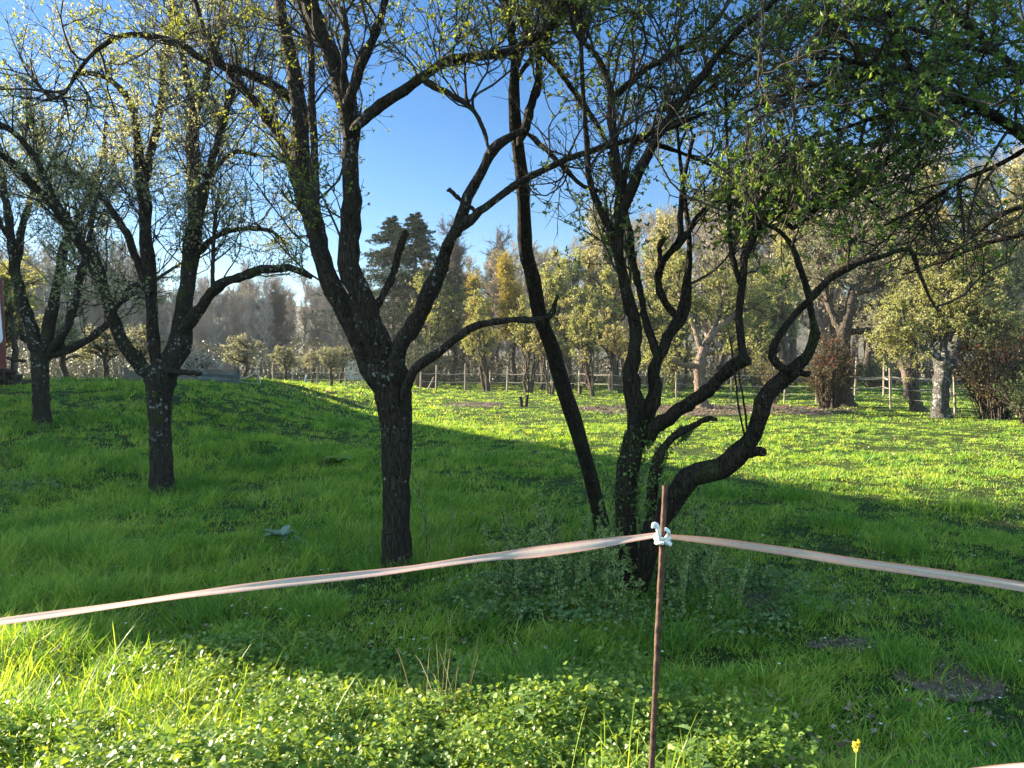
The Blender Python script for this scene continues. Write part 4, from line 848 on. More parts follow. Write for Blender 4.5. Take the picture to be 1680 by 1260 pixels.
# right orchard trees, trunks traced
def orchard_big(name, label, px, py, trunk_pts, limbs, bark, leafm, crown=(10, 9, 6), l1=(0.8, 2.2), leaf=(0.05, 0.1), dd=0.0):
    base = ground(px, py); d = base[1]
    b = Buf(); tpts, trad = limb3(trunk_pts, d, d, 22); tt = np.linspace(0, 1, 22)
    tubes(b, tpts, trad * (1 + 0.3 * np.exp(-tt * 12)) * (1 + 0.05 * rng.normal(size=22)), 14, rough=0.05, cap=True)
    root = empty(name, base); tag(root, label, 'tree')
    b.build('trunk', bark, root, origin=base)
    LP, LR = [], []
    for (e0, pts) in limbs:
        lp, lr = limb3(pts, d, d + e0, 20); bb = Buf(); tubes(bb, lp + rng.normal(size=lp.shape) * lr[:, None] * 0.15, lr * (1 + .08 * rng.normal(size=20)), 8, rough=0.05, cap=True); bb.build('limb', bark, root, origin=base)
        LP.append(lp); LR.append(lr)
    LP = np.array(LP); LR = np.array(LR)
    ln = np.linalg.norm(np.diff(LP, axis=1), axis=2).sum(1)
    Q1, R1 = kids(LP, LR, np.round(ln * crown[0]).astype(int), l1, tmin=0.3, ang=(30, 80), up=0.15, K=8, wig=0.3, r0=0.02, r1=0.006, trop=-0.01, taper_len=.3)
    Q2, R2 = kids(Q1, R1, crown[1], (0.3, 0.9), tmin=.15, ang=(30, 75), up=.1, K=5, r0=.008, r1=.004)
    Q3, R3 = kids(Q2, R2, crown[2], (0.12, 0.35), tmin=.1, ang=(30, 75), up=.1, K=3, r0=.004, r1=.003)
    b = Buf(); tubes(b, Q1, R1, 5); tubes(b, Q2, R2, 4); tubes(b, Q3, R3, 3); b.build('twigs', M_bark_mid, root, origin=base)
    lb = Buf(); twig_leaves(lb, Q3, 2, leaf, cluster=2, spread=.8); twig_leaves(lb, Q2, 2, leaf, cluster=2, spread=.8); lb.build('crown', leafm, root, smooth=False, origin=base)
orchard_big('orchard_tree', 'fruit tree with pinkish pale bark standing on the bare earth strip', 1152, 670,
    [(1155, 672, 30), (1151, 660, 22), (1148, 630, 20), (1148, 600, 20), (1155, 570, 16)],
    [(1.0, [(1155, 580, 14), (1165, 550, 10), (1180, 515, 8), (1190, 470, 6)]), (-1.0, [(1150, 600, 12), (1125, 600, 10), (1100, 590, 9), (1075, 575, 6)]), (1.0, [(1152, 585, 12), (1140, 540, 10), (1120, 500, 8), (1105, 450, 5)]), (-.6, [(1160, 580, 12), (1190, 570, 10), (1215, 580, 8), (1240, 570, 5)]), (0.5, [(1158, 560, 12), (1200, 520, 9), (1240, 500, 6)])],
    M_bark_pink, M_lf_fresh, crown=(7, 7, 5))
orchard_big('orchard_tree', 'big leaning trunk with a skirt of twiggy ivy at its foot', 1385, 668,
    [(1385, 672, 44), (1383, 650, 32), (1381, 610, 27), (1382, 570, 25), (1387, 530, 25)],
    [(0.5, [(1385, 545, 24), (1395, 500, 19), (1405, 470, 16), (1425, 440, 12), (1440, 400, 10), (1450, 350, 6)]), (1, [(1380, 545, 15), (1360, 500, 12), (1350, 460, 12), (1335, 410, 8)]), (-.8, [(1395, 545, 13), (1420, 543, 11), (1455, 545, 9), (1490, 560, 5)]), (.6, [(1405, 480, 12), (1440, 470, 10), (1470, 440, 6)])],
    M_bark_mid, M_lf_grey, crown=(7, 7, 5), l1=(1, 2.4))
orchard_big('orchard_tree', 'pale orchard trunk leaning left, just behind the dark straight one', 1490, 655,
    [(1496, 657, 24), (1492, 635, 18), (1487, 610, 18), (1478, 590, 17), (1466, 575, 15)],
    [(0.8, [(1470, 580, 14), (1455, 560, 11), (1440, 540, 8), (1420, 535, 5)]), (.5, [(1478, 590, 12), (1470, 555, 9), (1462, 520, 6)]), (1, [(1487, 600, 10), (1500, 560, 8), (1510, 500, 5)])],
    M_bark_pink, M_lf_grey, crown=(6, 7, 5), l1=(.8, 2.2))
orchard_big('orchard_tree', 'dark straight orchard trunk just left of the lichen-grey one', 1503, 673,
    [(1505, 675, 24), (1501, 655, 19), (1497, 620, 17), (1494, 590, 17), (1494, 560, 16)],
    [(0.5, [(1494, 570, 14), (1490, 530, 10), (1480, 480, 6)]), (-.5, [(1494, 575, 10), (1520, 530, 8), (1545, 490, 5)]), (-.3, [(1494, 560, 9), (1500, 500, 7), (1505, 440, 5)])],
    M_bark_mid, M_lf_fresh, crown=(8, 8, 5), l1=(.6, 1.8))
orchard_big('orchard_tree', 'lichen-grey orchard trunk, thick and short, nearest of the right orchard', 1545, 685,
    [(1544, 688, 36), (1543, 670, 29), (1544, 640, 28), (1547, 610, 30), (1550, 590, 34)],
    [(0.8, [(1542, 600, 16), (1530, 575, 13), (1520, 545, 10), (1505, 500, 6)]), (-.6, [(1556, 600, 18), (1568, 570, 14), (1590, 540, 10), (1620, 510, 6)]), (.5, [(1550, 600, 16), (1548, 550, 12), (1555, 480, 8), (1550, 420, 5)]), (1.2, [(1560, 580, 10), (1600, 560, 9), (1650, 550, 5)]), (-1.2, [(1545, 590, 10), (1500, 560, 8), (1470, 520, 5)]), (-.5, [(1555, 560, 10), (1580, 500, 8), (1600, 430, 5)])],
    M_bark_lichen, M_lf_fresh, crown=(9, 9, 5), l1=(.7, 1.9), leaf=(0.05, 0.095))

# ------------------------------------------------------------------ far wood as one mass
def far_wood():
    b = Buf(); lb = Buf()
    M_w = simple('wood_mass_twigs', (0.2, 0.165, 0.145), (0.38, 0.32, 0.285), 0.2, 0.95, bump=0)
    def tree(x, y, h, lean=0.03, n1=22, bushy=1.0, col=0.5):
        K = 7; t = np.linspace(0, 1, K)[:, None]; base = np.array([x, y, float(H(x, y)) - 0.1])
        pts = base + np.array([0, 0, h]) * t + rng.normal(size=(K, 3)) * np.array([1, 1, 0]) * h * 0.012
        rr = h * 0.013 * (1 - .9 * t[:, 0]) + .012
        Pp, Rp = pts[None], rr[None]; tubes(b, Pp, Rp, 5, rnd=col)
        Q1, R1 = kids(Pp, Rp, n1, (h * .16, h * .32), tmin=0.15, ang=(20, 60), up=0.45, K=5, rk=.5, r1=.016, taper_len=.5)
        Q2, R2 = kids(Q1, R1, 8, (h * .05, h * .14), tmin=.15, ang=(25, 65), up=.3, K=4, rk=.6, r1=.011)
        Q3, R3 = kids(Q2, R2, 5, (h * .03, h * .08), tmin=.1, ang=(25, 65), up=.2, K=3, rk=.6, r1=.009)
        tubes(b, Q1, R1, 3, rnd=col); tubes(b, Q2, R2, 3, rnd=col); tubes(b, Q3, R3, 3, rnd=col)
        if bushy > 0: 
            kk = rng.random(len(Q3)) < bushy; twig_leaves(lb, Q3[kk], 2, (.08, .2), cluster=2, spread=.8)
    for i in range(170):
        px = rng.uniform(-120, 700); d = rng.uniform(82, 125); tp_ = 470 + 45 * (noise(px / 60., 1.0, 81)) - (25 if rng.random() < .2 else 0) + (px < 250) * -40
        tree((px - 840) / F * d, d, (600 - tp_) / F * d + EYE, bushy=0.12, n1=30)
    for i in range(105):
        px = rng.uniform(690, 1800); d = rng.uniform(74, 110); tp_ = 405 - 140 * ss(900, 1300, px) + 50 * noise(px / 50., 2.0, 82)
        if 700 < px < 860: tp_ = 430 + 40 * rng.random()
        tree((px - 840) / F * d, d, (600 - tp_) / F * d + EYE, bushy=0.8)
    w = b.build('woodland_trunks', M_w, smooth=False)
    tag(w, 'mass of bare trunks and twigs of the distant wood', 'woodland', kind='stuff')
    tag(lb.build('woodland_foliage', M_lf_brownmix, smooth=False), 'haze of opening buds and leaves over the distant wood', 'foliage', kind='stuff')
    # understorey at the wood edge
    ub_ = Buf(); n_ = 60000
    px = rng.uniform(-150, 1850, n_); d = rng.uniform(66, 84, n_); x = (px - 840) / F * d
    hh = (1.2 + 3.2 * noise(px / 22., d / 6., 83)) * rng.random(n_) ** 0.8
    pos = np.stack([x, d, H(x, d) + hh], 1)
    leaves(ub_, pos, rng.normal(size=(n_, 3)), rng.uniform(.12, .3, n_), width=.6)
    tag(ub_.build('hedge_undergrowth', M_lf_edge, smooth=False), 'dull brown-green undergrowth along the edge of the wood', 'undergrowth', kind='stuff')
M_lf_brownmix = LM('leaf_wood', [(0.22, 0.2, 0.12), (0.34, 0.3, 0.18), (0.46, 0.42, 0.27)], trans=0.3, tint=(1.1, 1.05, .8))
M_lf_edge = LM('leaf_edge', [(0.05, 0.055, 0.03), (0.1, 0.09, 0.055), (0.16, 0.14, 0.08)], trans=0.2, tint=(1.1, 1.1, .7))
far_wood()

def hills():
    b = Buf(); xs = np.linspace(-330, 330, 120); ys = np.linspace(135, 330, 30); X, Y = np.meshgrid(xs, ys)
    Z = 17 * ss(135, 215, Y) * (0.8 + .3 * noise(X / 60, Y / 60, 91)) + 3.5 * noise(X / 9, Y / 9, 92) * ss(136, 150, Y) + ss(40, 200, X) * 10 * ss(135, 215, Y) - .3
    nx = 120; i, j = np.meshgrid(np.arange(nx - 1), np.arange(29)); a = (j * nx + i).ravel(); b.add(np.stack([X, Y, Z], -1).reshape(-1, 3), quads=np.stack([a, a + 1, a + nx + 1, a + nx], 1))
    tag(b.build('hills', simple('hill_wood', (0.09, 0.08, 0.06), (0.17, 0.15, 0.11), .35, .95, bump=1)), 'low wooded hills far behind the trees', 'hills', kind='structure')
hills()
# ------------------------------------------------------------------ haze
def haze():
    b = Buf(); box(b, (0, 210, 24), (1100, 500, 52)); b.V = [v for v in b.V]
    m = bpy.data.materials.new('haze_air'); m.use_nodes = True; n = m.node_tree.nodes; l = m.node_tree.links
    n.remove(n['Principled BSDF']); v = n.new('ShaderNodeVolumePrincipled'); v.inputs['Color'].default_value = (0.85, 0.9, 1, 1); v.inputs['Density'].default_value = 0.00024; v.inputs['Anisotropy'].default_value = 0.3
    l.new(v.outputs[0], n['Material Output'].inputs['Volume'])
    tag(b.build('haze', m, smooth=False), 'thin bluish evening haze in the air over the meadow', 'haze', kind='stuff')
if HAZE: haze()
# ------------------------------------------------------------------ fences
M_post = simple('weathered_post', (0.16, 0.13, 0.10), (0.34, 0.29, 0.23), 12, 0.9, stretch=(1, 1, .2))
M_rope = simple('pale_rope', (0.36, 0.33, 0.28), (0.52, 0.49, 0.43), 30, 0.8)
M_wire = simple('wire', (0.3, 0.3, 0.3), (0.5, 0.5, 0.5), 30, 0.5)
def fence(name, label, posts, heights, ropes, rad=0.04, sag=0.06, rr=0.012, tilt=None):
    """posts: list of (px, d); ropes: heights"""
    pts = [on_ground(px, d) for px, d in posts]; root = empty(name, pts[0]); tag(root, label, 'fence'); org = pts[0]
    for i, p in enumerate(pts):
        h = heights if np.isscalar(heights) else heights[i]; b = Buf()
        tl = (rng.normal(size=2) * 0.03) if tilt is None else tilt[i]
        q = np.array([p + [0, 0, -.1], p + [tl[0] * h / 2, tl[1] * h / 2, h / 2], p + [tl[0] * h, tl[1] * h, h]])
        tubes(b, q, np.array([1, 1, .9]) * rad * rng.uniform(.8, 1.2), 8, rough=.05, cap=True); b.build('post', M_post, root, origin=org)
    for hr in ropes:
        b = Buf()
        for p, q in zip(pts[:-1], pts[1:]):
            t = np.linspace(0, 1, 9)[:, None]; s = sag * rng.uniform(.5, 1.6)
            ln = p * (1 - t) + q * t + np.array([0, 0, hr]) - np.array([0, 0, 1.]) * 4 * s * t * (1 - t); tubes(b, ln, np.full(9, rr), 4)
        b.build('rope', M_rope, root, origin=org)
    return root
fence('rope_fence', 'post and rope fence along the far side of the sunlit meadow', [(690, 50), (715, 50), (763, 50), (804, 50), (832, 50), (866, 49), (905, 48), (950, 46), (1004, 44), (1045, 43), (1090, 42)], [1.2, 1.7, 1.8, 1.3, 1.6, 1.7, 1.4, 1.5, 1.3, 1.4, 1.3], [1.15, .62], rad=.05, sag=.06, rr=.012)
fence('paddock_fence', 'low post and rail fence round the far paddock, left of the dark forked trunk', [(448, 50), (480, 50), (520, 50), (567, 50), (588, 50), (606, 50), (640, 50)], [1.5, .9, .9, 1.2, 1.1, 1.1, 1.1], [.95, .5], rad=.045, rr=.012)
fence('wire_fence', 'thin wire fence with stakes crossing the right orchard', [(1110, 36), (1200, 35), (1287, 34), (1340, 33), (1462, 30), (1568, 25), (1670, 24), (1760, 23)], [1.3, 1.3, 1.5, 1.3, 1.6, 1.3, .7, 1.2], [1.25, .8, .45], rad=.04, sag=.04, rr=.0045)
fence('back_fence', 'pale rail fence beyond the right orchard, in the gap between trunks', [(1403, 42), (1450, 42), (1462, 41), (1560, 40), (1700, 40)], [2.1, 2.0, 1.2, 1.2, 1.2], [1.0, .95, .5], rad=.06, rr=.012)
# bracing stakes and single posts
def stake(px, py, hpx, lab, lean=0.0, rad=.04, m=M_post, name='stake', cat='stake', d=None):
    p = ground(px, py) if d is None else on_ground(px, d); h = hpx / F * p[1]; b = Buf()
    q = np.array([p + [0, 0, -.1], p + [lean * h, 0, h]]); q = smooth_line(q, 4); tubes(b, q, np.full(4, rad), 8, rough=.04, cap=True)
    o = b.build(name, m, origin=p); tag(o, lab, cat)
M_white = simple('white_paint', (0.6, 0.6, 0.58), (0.75, 0.75, 0.73), 6, .6, bump=0.05)
stake(496, 640, 20, 'short white stake leaning right in the far paddock', .35, .05, M_white, d=49)
stake(700, 640, 22, 'slanting brace pole against the rope fence', .55, .05, d=50.5)
stake(97, 621, 20, 'grey stake standing on the mound crest beside the small grey trunk', 0.02, .04, M_post, d=24)
# split stump
for k, (px, lab) in enumerate([(856, 'left half of the little split stump in the sunlit meadow'), (863, 'right half of the little split stump, slightly taller')]):
    p = ground(px, 668); b = Buf(); q = smooth_line([p + [0, 0, -.05], p + [(-.02, .03)[k], 0, .22], p + [(-.06, .05)[k], 0, (.42, .5)[k]]], 6); tubes(b, q, np.array([.1, .085, .075, .07, .068, .06]), 9, rough=.1, cap=True)
    tag(b.build('tree_stump', M_bark_dark, origin=p), lab, 'stump')
p = on_ground(952, 44); b = Buf(); q = smooth_line([p + [0, 0, -.05], p + [.02, 0, .5]], 5); tubes(b, q, np.full(5, .09), 8, rough=.1, cap=True); tag(b.build('tree_stump', M_bark_dark, origin=p), 'dark stump at the foot of the thin stems by the rope fence', 'stump')

# ------------------------------------------------------------------ compost bay, brush pile, logs, trailer, barn
M_board = simple('grey_boards', (0.09, 0.075, 0.06), (0.2, 0.165, 0.135), 9, .9, stretch=(.2, .2, 3))
M_tarp = simple('blue_grey_tarp', (0.06, 0.065, 0.065), (0.12, 0.125, 0.125), 3, .55, bump=.5)
M_brick = simple('bricks', (0.2, 0.12, 0.09), (0.34, 0.24, 0.19), 20, .9)
M_twigpile = simple('brush_twigs', (0.24, 0.19, 0.15), (0.42, 0.35, 0.28), 4, .95, bump=0)
db = 24.5
pA = on_ground(205, db); pB = on_ground(300, db); pC = on_ground(388, db)
zt = P(300, 607, db)[2]
root = empty('compost_bay', pB); tag(root, 'long low bay of weathered boards on the mound crest, half covered by a tarp', 'compost bay')
for k in range(5):
    b = Buf(); zc = zt - .07 - k * .135; box(b, ((pA[0] + pC[0]) / 2 + rng.normal() * .05, db + .004 * k, zc + rng.normal() * .008), (pC[0] - pA[0] + rng.normal() * .08, .03, .125), tilt=rng.normal() * .006); b.build('board', M_board, root, origin=pB, smooth=False)
for x in (pA[0], pB[0] - .6, pB[0] + .7, pC[0]):
    b = Buf(); box(b, (x, db + .06, zt - .32), (.09, .09, .8)); b.build('post', M_board, root, origin=pB, smooth=False)
# tarp: draped corrugated sheet over the right half
b = Buf(); xs = np.linspace(P(327, 610, db)[0], P(394, 610, db)[0], 24); vs = np.linspace(0, 1, 10)
V = []
for v in vs:
    for i, x in enumerate(xs):
        u = i / 23.; z = zt - .02 - .12 * math.sin(u * math.pi) * (1 - v) - v * (.48 + .28 * u) ; V.append((x + .02 * math.sin(v * 9), db - .05 - .05 * v - .03 * math.sin(z * 38 + x * 2), z))
i, j = np.meshgrid(np.arange(23), np.arange(9)); a = (j * 24 + i).ravel(); b.add(V, quads=np.stack([a, a + 1, a + 25, a + 24], 1)); tarp = b.build('tarp', M_tarp, origin=pB)
tag(tarp, 'creased grey tarp hung over the right end of the board bay', 'tarp')
for (x0, x1, y0, y1, lab) in [(364, 386, 597, 606, 'pale bricks stacked on the right end of the board bay'), (343, 354, 602, 607, 'dark small block lying on the board bay')]:
    a0 = P(x0, y1, db + .1); a1 = P(x1, y0, db + .1); b = Buf(); n_ = 3
    z0 = zt
    hh_ = max(a1[2] - a0[2], .06)
    for lay in range(2):
        for q in range(n_):
            w_ = (a1[0] - a0[0]) / n_; box(b, (a0[0] + w_ * (q + .5 + (.12 if lay else 0)), db + .05, z0 + hh_ * (lay + .5) / 2), (w_ - .012, .1, hh_ / 2 - .004), rz=rng.normal() * .05)
    tag(b.build('brick_stack', M_brick, origin=a0, smooth=False), lab, 'bricks')
# brush pile behind the bay
b = Buf(); c0 = on_ground(322, 26.5); n_ = 420; hp = P(322, 580, 26.5)[2] - c0[2]
a = rng.random(n_) * 6.283; rr = rng.random(n_) ** .6
px_ = c0[0] + np.cos(a) * rr * 1.25; py_ = c0[1] + np.sin(a) * rr * .8; hz = c0[2] + hp * (1 - rr ** 1.3) * rng.random(n_) * (.6 + .8 * noise(px_ * 3, py_ * 0, 12)) + .05
d1 = norm(np.stack([rng.normal(size=n_), rng.normal(size=n_) * .6, rng.normal(size=n_) * .45], 1)); ln = rng.uniform(.4, 1.3, n_)
st = np.stack([px_, py_, hz], 1); Q = np.stack([st - d1 * ln[:, None] * .5, st + rng.normal(size=(n_, 3)) * .05, st + d1 * ln[:, None] * .5], 1); Q[:, :, 2] = np.maximum(Q[:, :, 2], c0[2] - .1)
tubes(b, Q, np.array([.026, .02, .012])[None].repeat(n_, 0), 4); tag(b.build('brush_pile', M_twigpile, origin=c0), 'heap of cut twigs piled behind the board bay', 'brush pile')
# rope on a pole right of the bay
p = on_ground(422, 25.5); root = empty('rope_pole', p); tag(root, 'thin pole with pale ropes tied to it, right of the board bay', 'pole')
b = Buf(); top = P(423, 606, 25.5); tubes(b, smooth_line([p + [0, 0, -.1], top], 4), np.full(4, .025), 6, cap=True); b.build('pole', M_post, root, origin=p)
for (q0, q1, s) in [((422, 608), (391, 622), .12), ((391, 624), (428, 628), .1), ((423, 608), (428, 628), .05), ((391, 632), (428, 627), .08)]:
    A = P(*q0, 25.4); B_ = P(*q1, 25.2); t = np.linspace(0, 1, 12)[:, None]; b = Buf(); ln_ = A * (1 - t) + B_ * t - np.array([0, 0, 1.]) * s * 4 * t * (1 - t) * .5; tubes(b, ln_, np.full(12, .014), 5); b.build('rope', M_rope, root, origin=p)
# white wall beyond the paddock
b = Buf(); c = on_ground(588, 74); M_wall = simple('white_render', (0.62, 0.6, 0.56), (0.74, 0.72, 0.68), 1.5, .8)
zt_ = P(588, 578, 74)[2]; wroot = empty('garden_shed', c); tag(wroot, 'small white shed wall glimpsed left of the dark forked trunk', 'shed')
b = Buf(); box(b, (c[0], c[1], (zt_ + c[2]) / 2), (1.9, 2.4, zt_ - c[2])); b.build('wall', M_wall, wroot, origin=c, smooth=False)
b = Buf(); box(b, (c[0] - .6, c[1], zt_ + .22), (1.35, 2.8, .06), tilt=-.38); box(b, (c[0] + .6, c[1], zt_ + .22), (1.35, 2.8, .06), tilt=.38); b.build('roof', M_board, wroot, origin=c, smooth=False)
# log pile, left edge
root_l = on_ground(18, 21.0)
M_log = bark_mat('log_bark', (0.05, 0.035, 0.028), (0.15, 0.11, 0.085), .2, scale=.6)
M_cut = simple('cut_wood', (0.2, 0.14, 0.09), (0.32, 0.24, 0.16), 14, .9)
k = 0
for row, cnt in enumerate([6, 5, 3]):
    for q in range(cnt):
        px = -14 + q * 9.5 + row * 5 + rng.normal() * 1.0
        c = on_ground(px, 21.0 + rng.normal() * .05); c[2] = c[2] + .10 + row * .145
        rad = rng.uniform(.065, .088); ln_ = .55
        an = rng.normal() * .25 + 1.57 if q % 3 else rng.normal() * .3
        dv = np.array([math.cos(an), math.sin(an), 0]) * ln_ / 2
        b = Buf(); tubes(b, smooth_line([c - dv, c + dv], 5), np.full(5, rad), 10, rough=.06, cap=True)
        o = b.build('log', M_log, origin=c); tag(o, 'short rough firewood log in the heap at the left edge', 'log', 'logs heaped by the red trailer')
p = on_ground(26, 21.6); b = Buf(); tubes(b, smooth_line([P(12, 587, 21.6), P(26, 591, 21.6), P(41, 592, 21.4)], 6), np.full(6, .05), 8, rough=.1, cap=True)
tag(b.build('plank', M_log, origin=P(26, 590, 21.6)), 'dark broken plank jutting from the red trailer above the logs', 'plank')
b = Buf(); box(b, (P(26, 600, 21.7)[0], 21.7, (P(26, 594, 21.7)[2] + root_l[2]) / 2), (.07, .07, P(26, 594, 21.7)[2] - root_l[2])); tag(b.build('support_post', M_board, origin=root_l, smooth=False), 'short post under the dark plank at the left edge', 'post')

# red and white trailer, right end in view at the left edge
M_redp = simple('red_paint', (0.1, 0.02, 0.016), (0.17, 0.032, 0.026), 3, .4, bump=.05)
M_panel = simple('white_blue_panel', (0.55, 0.6, 0.68), (0.7, 0.74, 0.8), 1.2, .35, bump=.02)
M_tyre = simple('tyre', (0.015, 0.015, 0.015), (0.03, 0.03, 0.03), 20, .8)
M_steel = simple('steel', (0.3, 0.3, 0.3), (0.45, 0.45, 0.45), 10, .4, metal=.8)
dT = 22.5; gT = on_ground(-60, dT); zb = gT[2]
xr = P(17, 590, dT)[0]; xrt = P(5, 430, dT)[0]; ztT = P(5, 300, dT)[2] - .0
ztT = zb + 3.3
corner = np.array([P(10, 590, dT)[0], dT, 0]); root = empty('horse_trailer', corner, R_(33)); gT = np.array([0., 0, 0]); tag(root, 'red trailer with a pale rounded panel, cut by the left edge', 'trailer')
def prism_xz(buf, poly, y0, y1):
    n = len(poly); V = [(x, y0, z) for x, z in poly] + [(x, y1, z) for x, z in poly]
    c0_ = np.mean(poly, 0); V += [(c0_[0], y0, c0_[1]), (c0_[0], y1, c0_[1])]
    T = [(i, (i + 1) % n, 2 * n) for i in range(n)] + [((i + 1) % n + n, i + n, 2 * n + 1) for i in range(n)]
    Vs = np.array(V); buf.add(Vs, tris=T)
    for i in range(n):
        j = (i + 1) % n; buf.add(Vs[[i, i + n, j + n, j]], quads=[(0, 1, 2, 3)])
xr = 0.0; xrt = -0.06; xl = xr - 4.2; yT = 0.0
b = Buf(); prism_xz(b, [(xl, zb + .35), (xr, zb + .35), (xrt, ztT - .3), (xrt - .35, ztT), (xl + .3, ztT), (xl, ztT - .3)], 0, 2.0); b.build('body', M_redp, root, origin=gT, smooth=False)
pn = []; xa, xb_ = xl + .4, -0.07; za, zc_ = P(5, 566, dT)[2], ztT - .35
for (cx, cz, a0) in [(xb_ - .2, za + .2, -90), (xb_ - .28, zc_ - .2, 0), (xa + .2, zc_ - .2, 90), (xa + .2, za + .2, 180)]:
    for q in range(6): a = R_(a0 + q * 18); pn.append((cx + .2 * math.cos(a), cz + .2 * math.sin(a)))
b = Buf(); prism_xz(b, pn, -.03, .01); b.build('panel', M_panel, root, origin=gT, smooth=False)
for wx in (xr - 1.5, xr - 2.4):
    c = np.array([wx, -.05, zb + .32]); b = Buf(); tubes(b, smooth_line([c + [0, -.1, 0], c + [0, .1, 0]], 4), np.array([.27, .32, .32, .27]), 24, cap=True); w = b.build('wheel', M_tyre, root, origin=gT)
    b = Buf(); tubes(b, smooth_line([c + [0, -.115, 0], c + [0, -.02, 0]], 3), np.array([.16, .18, .18]), 20, cap=True); r = b.build('rim', M_steel, w, origin=gT)
b = Buf(); tubes(b, smooth_line([(xl, 1, zb + .45), (xl - 1.3, 1, zb + .45)], 3), np.full(3, .05), 8, cap=True); b.build('drawbar', M_steel, root, origin=gT)

# unseen building added beyond the left edge, shaped to throw the meadow's shade line
M_barnw = simple('barn_boards', (0.13, 0.09, 0.06), (0.24, 0.18, 0.13), 6, .9, stretch=(4, 4, .3))
M_tile = simple('roof_tiles', (0.22, 0.09, 0.06), (0.34, 0.16, 0.11), 12, .85)
def shade_barn(name, label, A, B_, wid, eave, ridge):
    """A,B: ends of the wall that faces the meadow"""
    A = np.array(A, float); B_ = np.array(B_, float); u = (B_ - A); L_ = np.linalg.norm(u); u /= L_; nrm_ = np.array([-u[1], u[0]])
    if nrm_[0] > 0: nrm_ = -nrm_
    g = min(float(H(*A)), float(H(*B_)), 0) - .1; c = (A + B_) / 2; org = (c[0], c[1], 0); root = empty(name, org); tag(root, label, 'shade_barn')
    def W(s, w, z): q = A + u * s + nrm_ * w; return (q[0], q[1], z)
    b = Buf(); V = [W(0, 0, g), W(L_, 0, g), W(L_, wid, g), W(0, wid, g), W(0, 0, eave), W(L_, 0, eave), W(L_, wid, eave), W(0, wid, eave), W(0, wid / 2, ridge), W(L_, wid / 2, ridge)]
    b.add(V, quads=[(0, 1, 5, 4), (2, 3, 7, 6)], tris=[]); b.add(np.array(V)[[0, 4, 8, 7, 3]], tris=[(0, 1, 2), (0, 2, 3), (0, 3, 4)]); b.add(np.array(V)[[1, 5, 9, 6, 2]], tris=[(0, 2, 1), (0, 3, 2), (0, 4, 3)])
    b.build('wall', M_barnw, root, origin=org, smooth=False)
    e = .5; sl = (ridge - eave) / (wid / 2); b = Buf()
    for side in (0, 1):
        w0 = -e if side == 0 else wid + e
        Vt = [W(-e, w0, eave - sl * e + .02), W(L_ + e, w0, eave - sl * e + .02), W(L_ + e, wid / 2, ridge + .02), W(-e, wid / 2, ridge + .02)]
        Vt += [(x, y, z + .12) for x, y, z in Vt]; Vt = np.array(Vt)
        for f in [(0, 1, 2, 3), (7, 6, 5, 4), (0, 4, 5, 1), (1, 5, 6, 2), (2, 6, 7, 3), (3, 7, 4, 0)]: b.add(Vt[list(f)], quads=[(0, 1, 2, 3)])
    b.build('roof', M_tile, root, origin=org, smooth=False)
    for s in (0.3, 0.7):
        b = Buf(); q0 = W(L_ * s - 1.4, -.06, g); q1 = W(L_ * s + 1.4, -.06, g); V = np.array([q0, q1, (q1[0], q1[1], g + 3.1), (q0[0], q0[1], g + 3.1)])
        V2 = V + np.array([nrm_[0] * .05, nrm_[1] * .05, 0]); VV = np.vstack([V, V2])
        for f in [(0, 1, 2, 3), (7, 6, 5, 4), (0, 4, 5, 1), (1, 5, 6, 2), (2, 6, 7, 3), (3, 7, 4, 0)]: b.add(VV[list(f)], quads=[(0, 1, 2, 3)])
        b.build('door', M_board, root, origin=org, smooth=False)
BARN = True
hR = 8.0
e1 = shade_src((7.85, 1.7), hR); e2 = shade_src((-6.4, 26.4), hR)
u = (e2 - e1) / np.linalg.norm(e2 - e1); nv = np.array([u[1], -u[0]]);  nv = nv if nv[0] > 0 else -nv
wid = 4.0
shade_barn('shade_barn', 'long unseen timber building added left of the orchard to shade the grass', e1 + nv * wid / 2, e2 + nv * wid / 2, wid, 7.2, hR)

